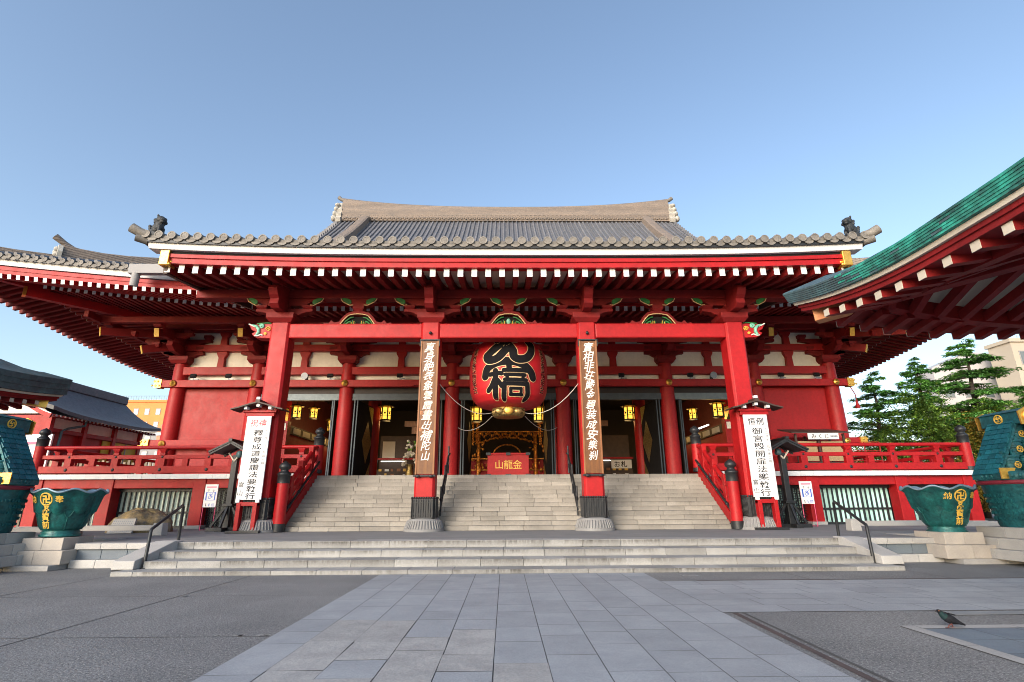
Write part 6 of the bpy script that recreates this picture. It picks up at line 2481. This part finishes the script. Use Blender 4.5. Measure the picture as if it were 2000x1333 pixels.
# ================================================================== TREES
def blade(b, p, d, ln, wd, mi, tint, droop=.25):
    d = d.normalized()
    n = Vector((-d.y, d.x, 0))
    if n.length < .01:
        n = Vector((1, 0, 0))
    n = n.normalized()*wd
    q = p+d*ln-Vector((0, 0, ln*droop))
    m = p+d*ln*.55
    b.add([p, m+n, q, m-n], [(0, 1, 2, 3)], mi, tint)
def cedar(x, y, z0, h, w, seed, label, dens=1.0, flat=1.0, lean=0.0, bare=.25):
    rr = random.Random(seed)
    t = thing('cedar_tree', label, 'tree', (x, y, z0), 'cedars behind the right balustrade')
    tr = MB()
    n = 10
    path = [Vector((x+lean*(k/n)+.12*sin(k*1.3+seed), y+.1*cos(k*1.7+seed), z0+h*.98*k/n)) for k in range(n+1)]
    tr.tube(path, [.30*(1-k/n)**.8*h/11+.02 for k in range(n+1)], 8)
    cr = MB()
    tiers = int(h*1.45)
    for k in range(tiers):
        f = bare+(1-bare)*(k/tiers)
        zz = z0+h*f
        base = path[min(n, int(f*n))]
        reach = w*(1-(f-bare)/(1-bare))**.85*(.75+.5*rr.random())+.06
        nb = 4 if f < .8 else 5
        a0 = rr.random()*6.3
        z_t = zz
        for q in range(nb):
            zz = z_t
            a = a0+2*pi*q/nb+rr.uniform(-.5, .5)
            ln = reach*rr.uniform(.55, 1.1)
            d = Vector((cos(a), sin(a), 0))
            ln *= 1+.35*sin(a*2+seed+zz*.6)
            lift = rr.uniform(.0, .26)
            zq = zz
            zz = zq+rr.uniform(-.45, .45)
            pts = [base+d*ln*u+Vector((0, 0, zz-base.z+ln*(lift*u-.18*u*u)+.08*sin(u*5+a))) for u in (0, .3, .6, 1.0)]
            tr.tube(pts, [.07*ln/3+.015, .05*ln/3+.012, .03*ln/3+.01, .008], 5, cap=False)
            m = int(ln*19*dens)+5
            pt = rr.uniform(.2, .85)
            for c in range(m):
                u = (rr.random()**.7)*.92+.10
                side = rr.uniform(-1, 1)*.38*ln*(1-.6*u)*u*1.9
                ctr = base+d*ln*u+Vector((0, 0, zz-base.z+ln*(lift*u-.18*u*u)+rr.uniform(-.05, .14)))+Vector((-d.y, d.x, 0))*side
                tt = min(1, max(0, pt+rr.uniform(-.3, .3)))
                for s in range(5):
                    aa = a+rr.uniform(-1.5, 1.5)
                    dd = Vector((cos(aa), sin(aa), rr.uniform(-.12, .45)*flat))
                    blade(cr, ctr+Vector((rr.uniform(-.15, .15), rr.uniform(-.15, .15), rr.uniform(-.04, .06))), dd, rr.uniform(.24, .55), rr.uniform(.035, .085), 0, tt, rr.uniform(.05, .45))
    for c in range(40):
        dd = Vector((rr.uniform(-1, 1), rr.uniform(-1, 1), rr.uniform(.1, 1.6)))
        blade(cr, path[-1]-Vector((0, 0, rr.random()*.9)), dd, rr.uniform(.2, .55), .04, 0, rr.random(), .1)
    tr.build('trunk', BARK, t)
    cr.build('crown', LEAF, t)
cedar(32.4, 45, 0, 12.5, 4.4, 3, 'slender cedar nearest the right corner column, with a pointed tip', 1.0)
cedar(37.0, 45.5, 0, 13.9, 4.2, 8, 'narrow tall cedar in the middle of the group behind the right balustrade', 1.35)
cedar(41.3, 45, 0, 15.6, 6.0, 14, 'broad spreading cedar, tallest of the group, in front of the pale grey building', 1.2, .6, .2, .3)
cedar(49.0, 48, 0, 12.0, 4.6, 21, 'cedar at the right edge behind the water tub roof', 1.0, .6)
cedar(45.8, 52, 0, 11.0, 4.2, 33, 'cedar behind the broad cedar, filling the gap beside the tub roof', 1.0, .7, 0, .2)
def bush(x, y, z0, w, h, seed, m, label, name='bush'):
    rr = random.Random(seed)
    t = thing(name, label, 'bush', (x, y, z0), 'bushes behind the right balustrade')
    st = MB()
    cr = MB()
    for k in range(9):
        a = rr.random()*6.3
        r = w*.5*rr.random()
        top = Vector((x+r*cos(a), y+r*sin(a), z0+h*rr.uniform(.6, .95)))
        st.tube([Vector((x+r*.2*cos(a), y+r*.2*sin(a), z0)), (Vector((x, y, z0))+top)/2+Vector((rr.uniform(-.1, .1), 0, 0)), top], [.05, .03, .01], 5, cap=False)
    for k in range(int(520*w*h/4)):
        a, e = rr.random()*6.3, rr.random()
        r = w*(rr.random()**.5)*(.55+.45*sin(pi*e))
        lump = 1+.22*sin(3*a+seed)+.15*sin(7*e+a)
        p = Vector((x+r*lump*cos(a), y+r*lump*.8*sin(a), z0+h*(.12+.88*e)*lump**.5))
        tt = min(1, max(0, .5+.35*sin(5*a+9*e+seed)+rr.uniform(-.25, .25)))
        for s in range(3):
            dd = Vector((rr.uniform(-1, 1), rr.uniform(-1, 1), rr.uniform(-.5, .8)))
            blade(cr, p+Vector((rr.uniform(-.1, .1), rr.uniform(-.1, .1), rr.uniform(-.1, .1))), dd, rr.uniform(.14, .3), rr.uniform(.05, .1), 0, tt, .2)
    st.build('stem', BARK, t)
    cr.build('foliage', m, t)
for x, y, w_, h_, sd, m_, lb in ((30.0, 41, 2.0, 7.6, 1, LEAFB, 'yellow-green leafy shrub at the foot of the slender cedar'), (34.0, 41.5, 2.6, 9.4, 2, LEAFB, 'tall leafy green tree-shrub between the slender cedar and the narrow cedar'),
                               (37.0, 40.5, 2.2, 7.4, 3, LEAFY, 'yellowing autumn shrub below the narrow cedar'), (39.8, 42, 2.6, 8.6, 4, LEAFB, 'rounded green shrub below the broad cedar'),
                               (27.2, 40, 1.5, 5.7, 5, LEAFB, 'low green shrub just right of the hall corner'), (43.4, 43, 2.6, 8.0, 6, LEAFB, 'green shrub left of the tub roof'),
                               (32.5, 39, 1.6, 5.3, 7, LEAFY, 'low yellow-brown shrub behind the balustrade rails'), (29.8, 20.5, 1.3, 4.6, 8, LEAFB, 'dark green shrub behind the right tub'), (46.5, 42, 2.2, 6.3, 9, LEAFB, 'green shrub right of the broad cedar')):
    bush(x, y, 0, w_, h_, sd, m_, lb)

# ================================================================== THE PIGEON
px_, py_ = 5.87, 7.62
t = thing('pigeon', 'dark grey pigeon with a green neck walking on the pale border of the paved corner', 'bird', (px_, py_, .009))
b = MB()
chain = [((-.150, .202), .018), ((-.128, .200), .027), ((-.112, .185), .027), ((-.102, .165), .030), ((-.085, .145), .038), ((-.06, .125), .050), ((-.025, .110), .060), ((.01, .098), .058), ((.045, .085), .048), ((.08, .072), .034), ((.115, .058), .022), ((.15, .044), .015), ((.182, .030), .009)]
b.tube([(px_+u, py_, .009+v) for (u, v), r in chain], [r for c, r in chain], 12)
b.v = [(v[0], py_+(v[1]-py_)*.92, v[2]) for v in b.v]
body = b.build('body', PIG, t)
s = body.modifiers.new('sub', 'SUBSURF')
s.levels = s.render_levels = 1
b = MB()
ch2 = [((-.118, .192), .0275), ((-.104, .168), .0325), ((-.086, .147), .0405), ((-.068, .132), .047)]
b.tube([(px_+u, py_, .009+v) for (u, v), r in ch2], [r for c, r in ch2], 12, cap=False)
b.build('neck_sheen', PIGN, t)
b = MB()
for s_ in (-1, 1):
    pts = [(-.05, .112), (.0, .105), (.06, .085), (.12, .058), (.155, .044), (.10, .047), (.03, .062), (-.03, .082)]
    b.prism(pts, (px_, py_+s_*.046, .009), X_, Z_, Y_*s_, 0, .012)
b.build('wing', PIG, t, bevel=.004)
b = MB()
b.tube([(px_-.158, py_, .009+.200), (px_-.178, py_, .009+.194), (px_-.186, py_, .009+.188)], [.010, .006, .002], 7)
b.build('beak', IRON, t)
b = MB()
for s_ in (-1, 1):
    b.ball((px_-.140, py_+s_*.022, .009+.206), .0055, 8)
b.build('eye', CARVE, t)
for dx, dy, f in ((-.055, -.02, -.06), (.03, .022, .012)):
    b = MB()
    b.tube([(px_+.01+dx*.3, py_+dy, .06), (px_+dx, py_+dy, .035), (px_+dx+f*.2, py_+dy, .014)], [.009, .006, .005], 6)
    for a in (-.5, 0, .5, pi):
        b.tube([(px_+dx+f*.2, py_+dy, .014), (px_+dx+f*.2-.030*cos(a), py_+dy+.030*sin(a), .012)], [.005, .003], 5)
    b.build('leg', PIGF, t)
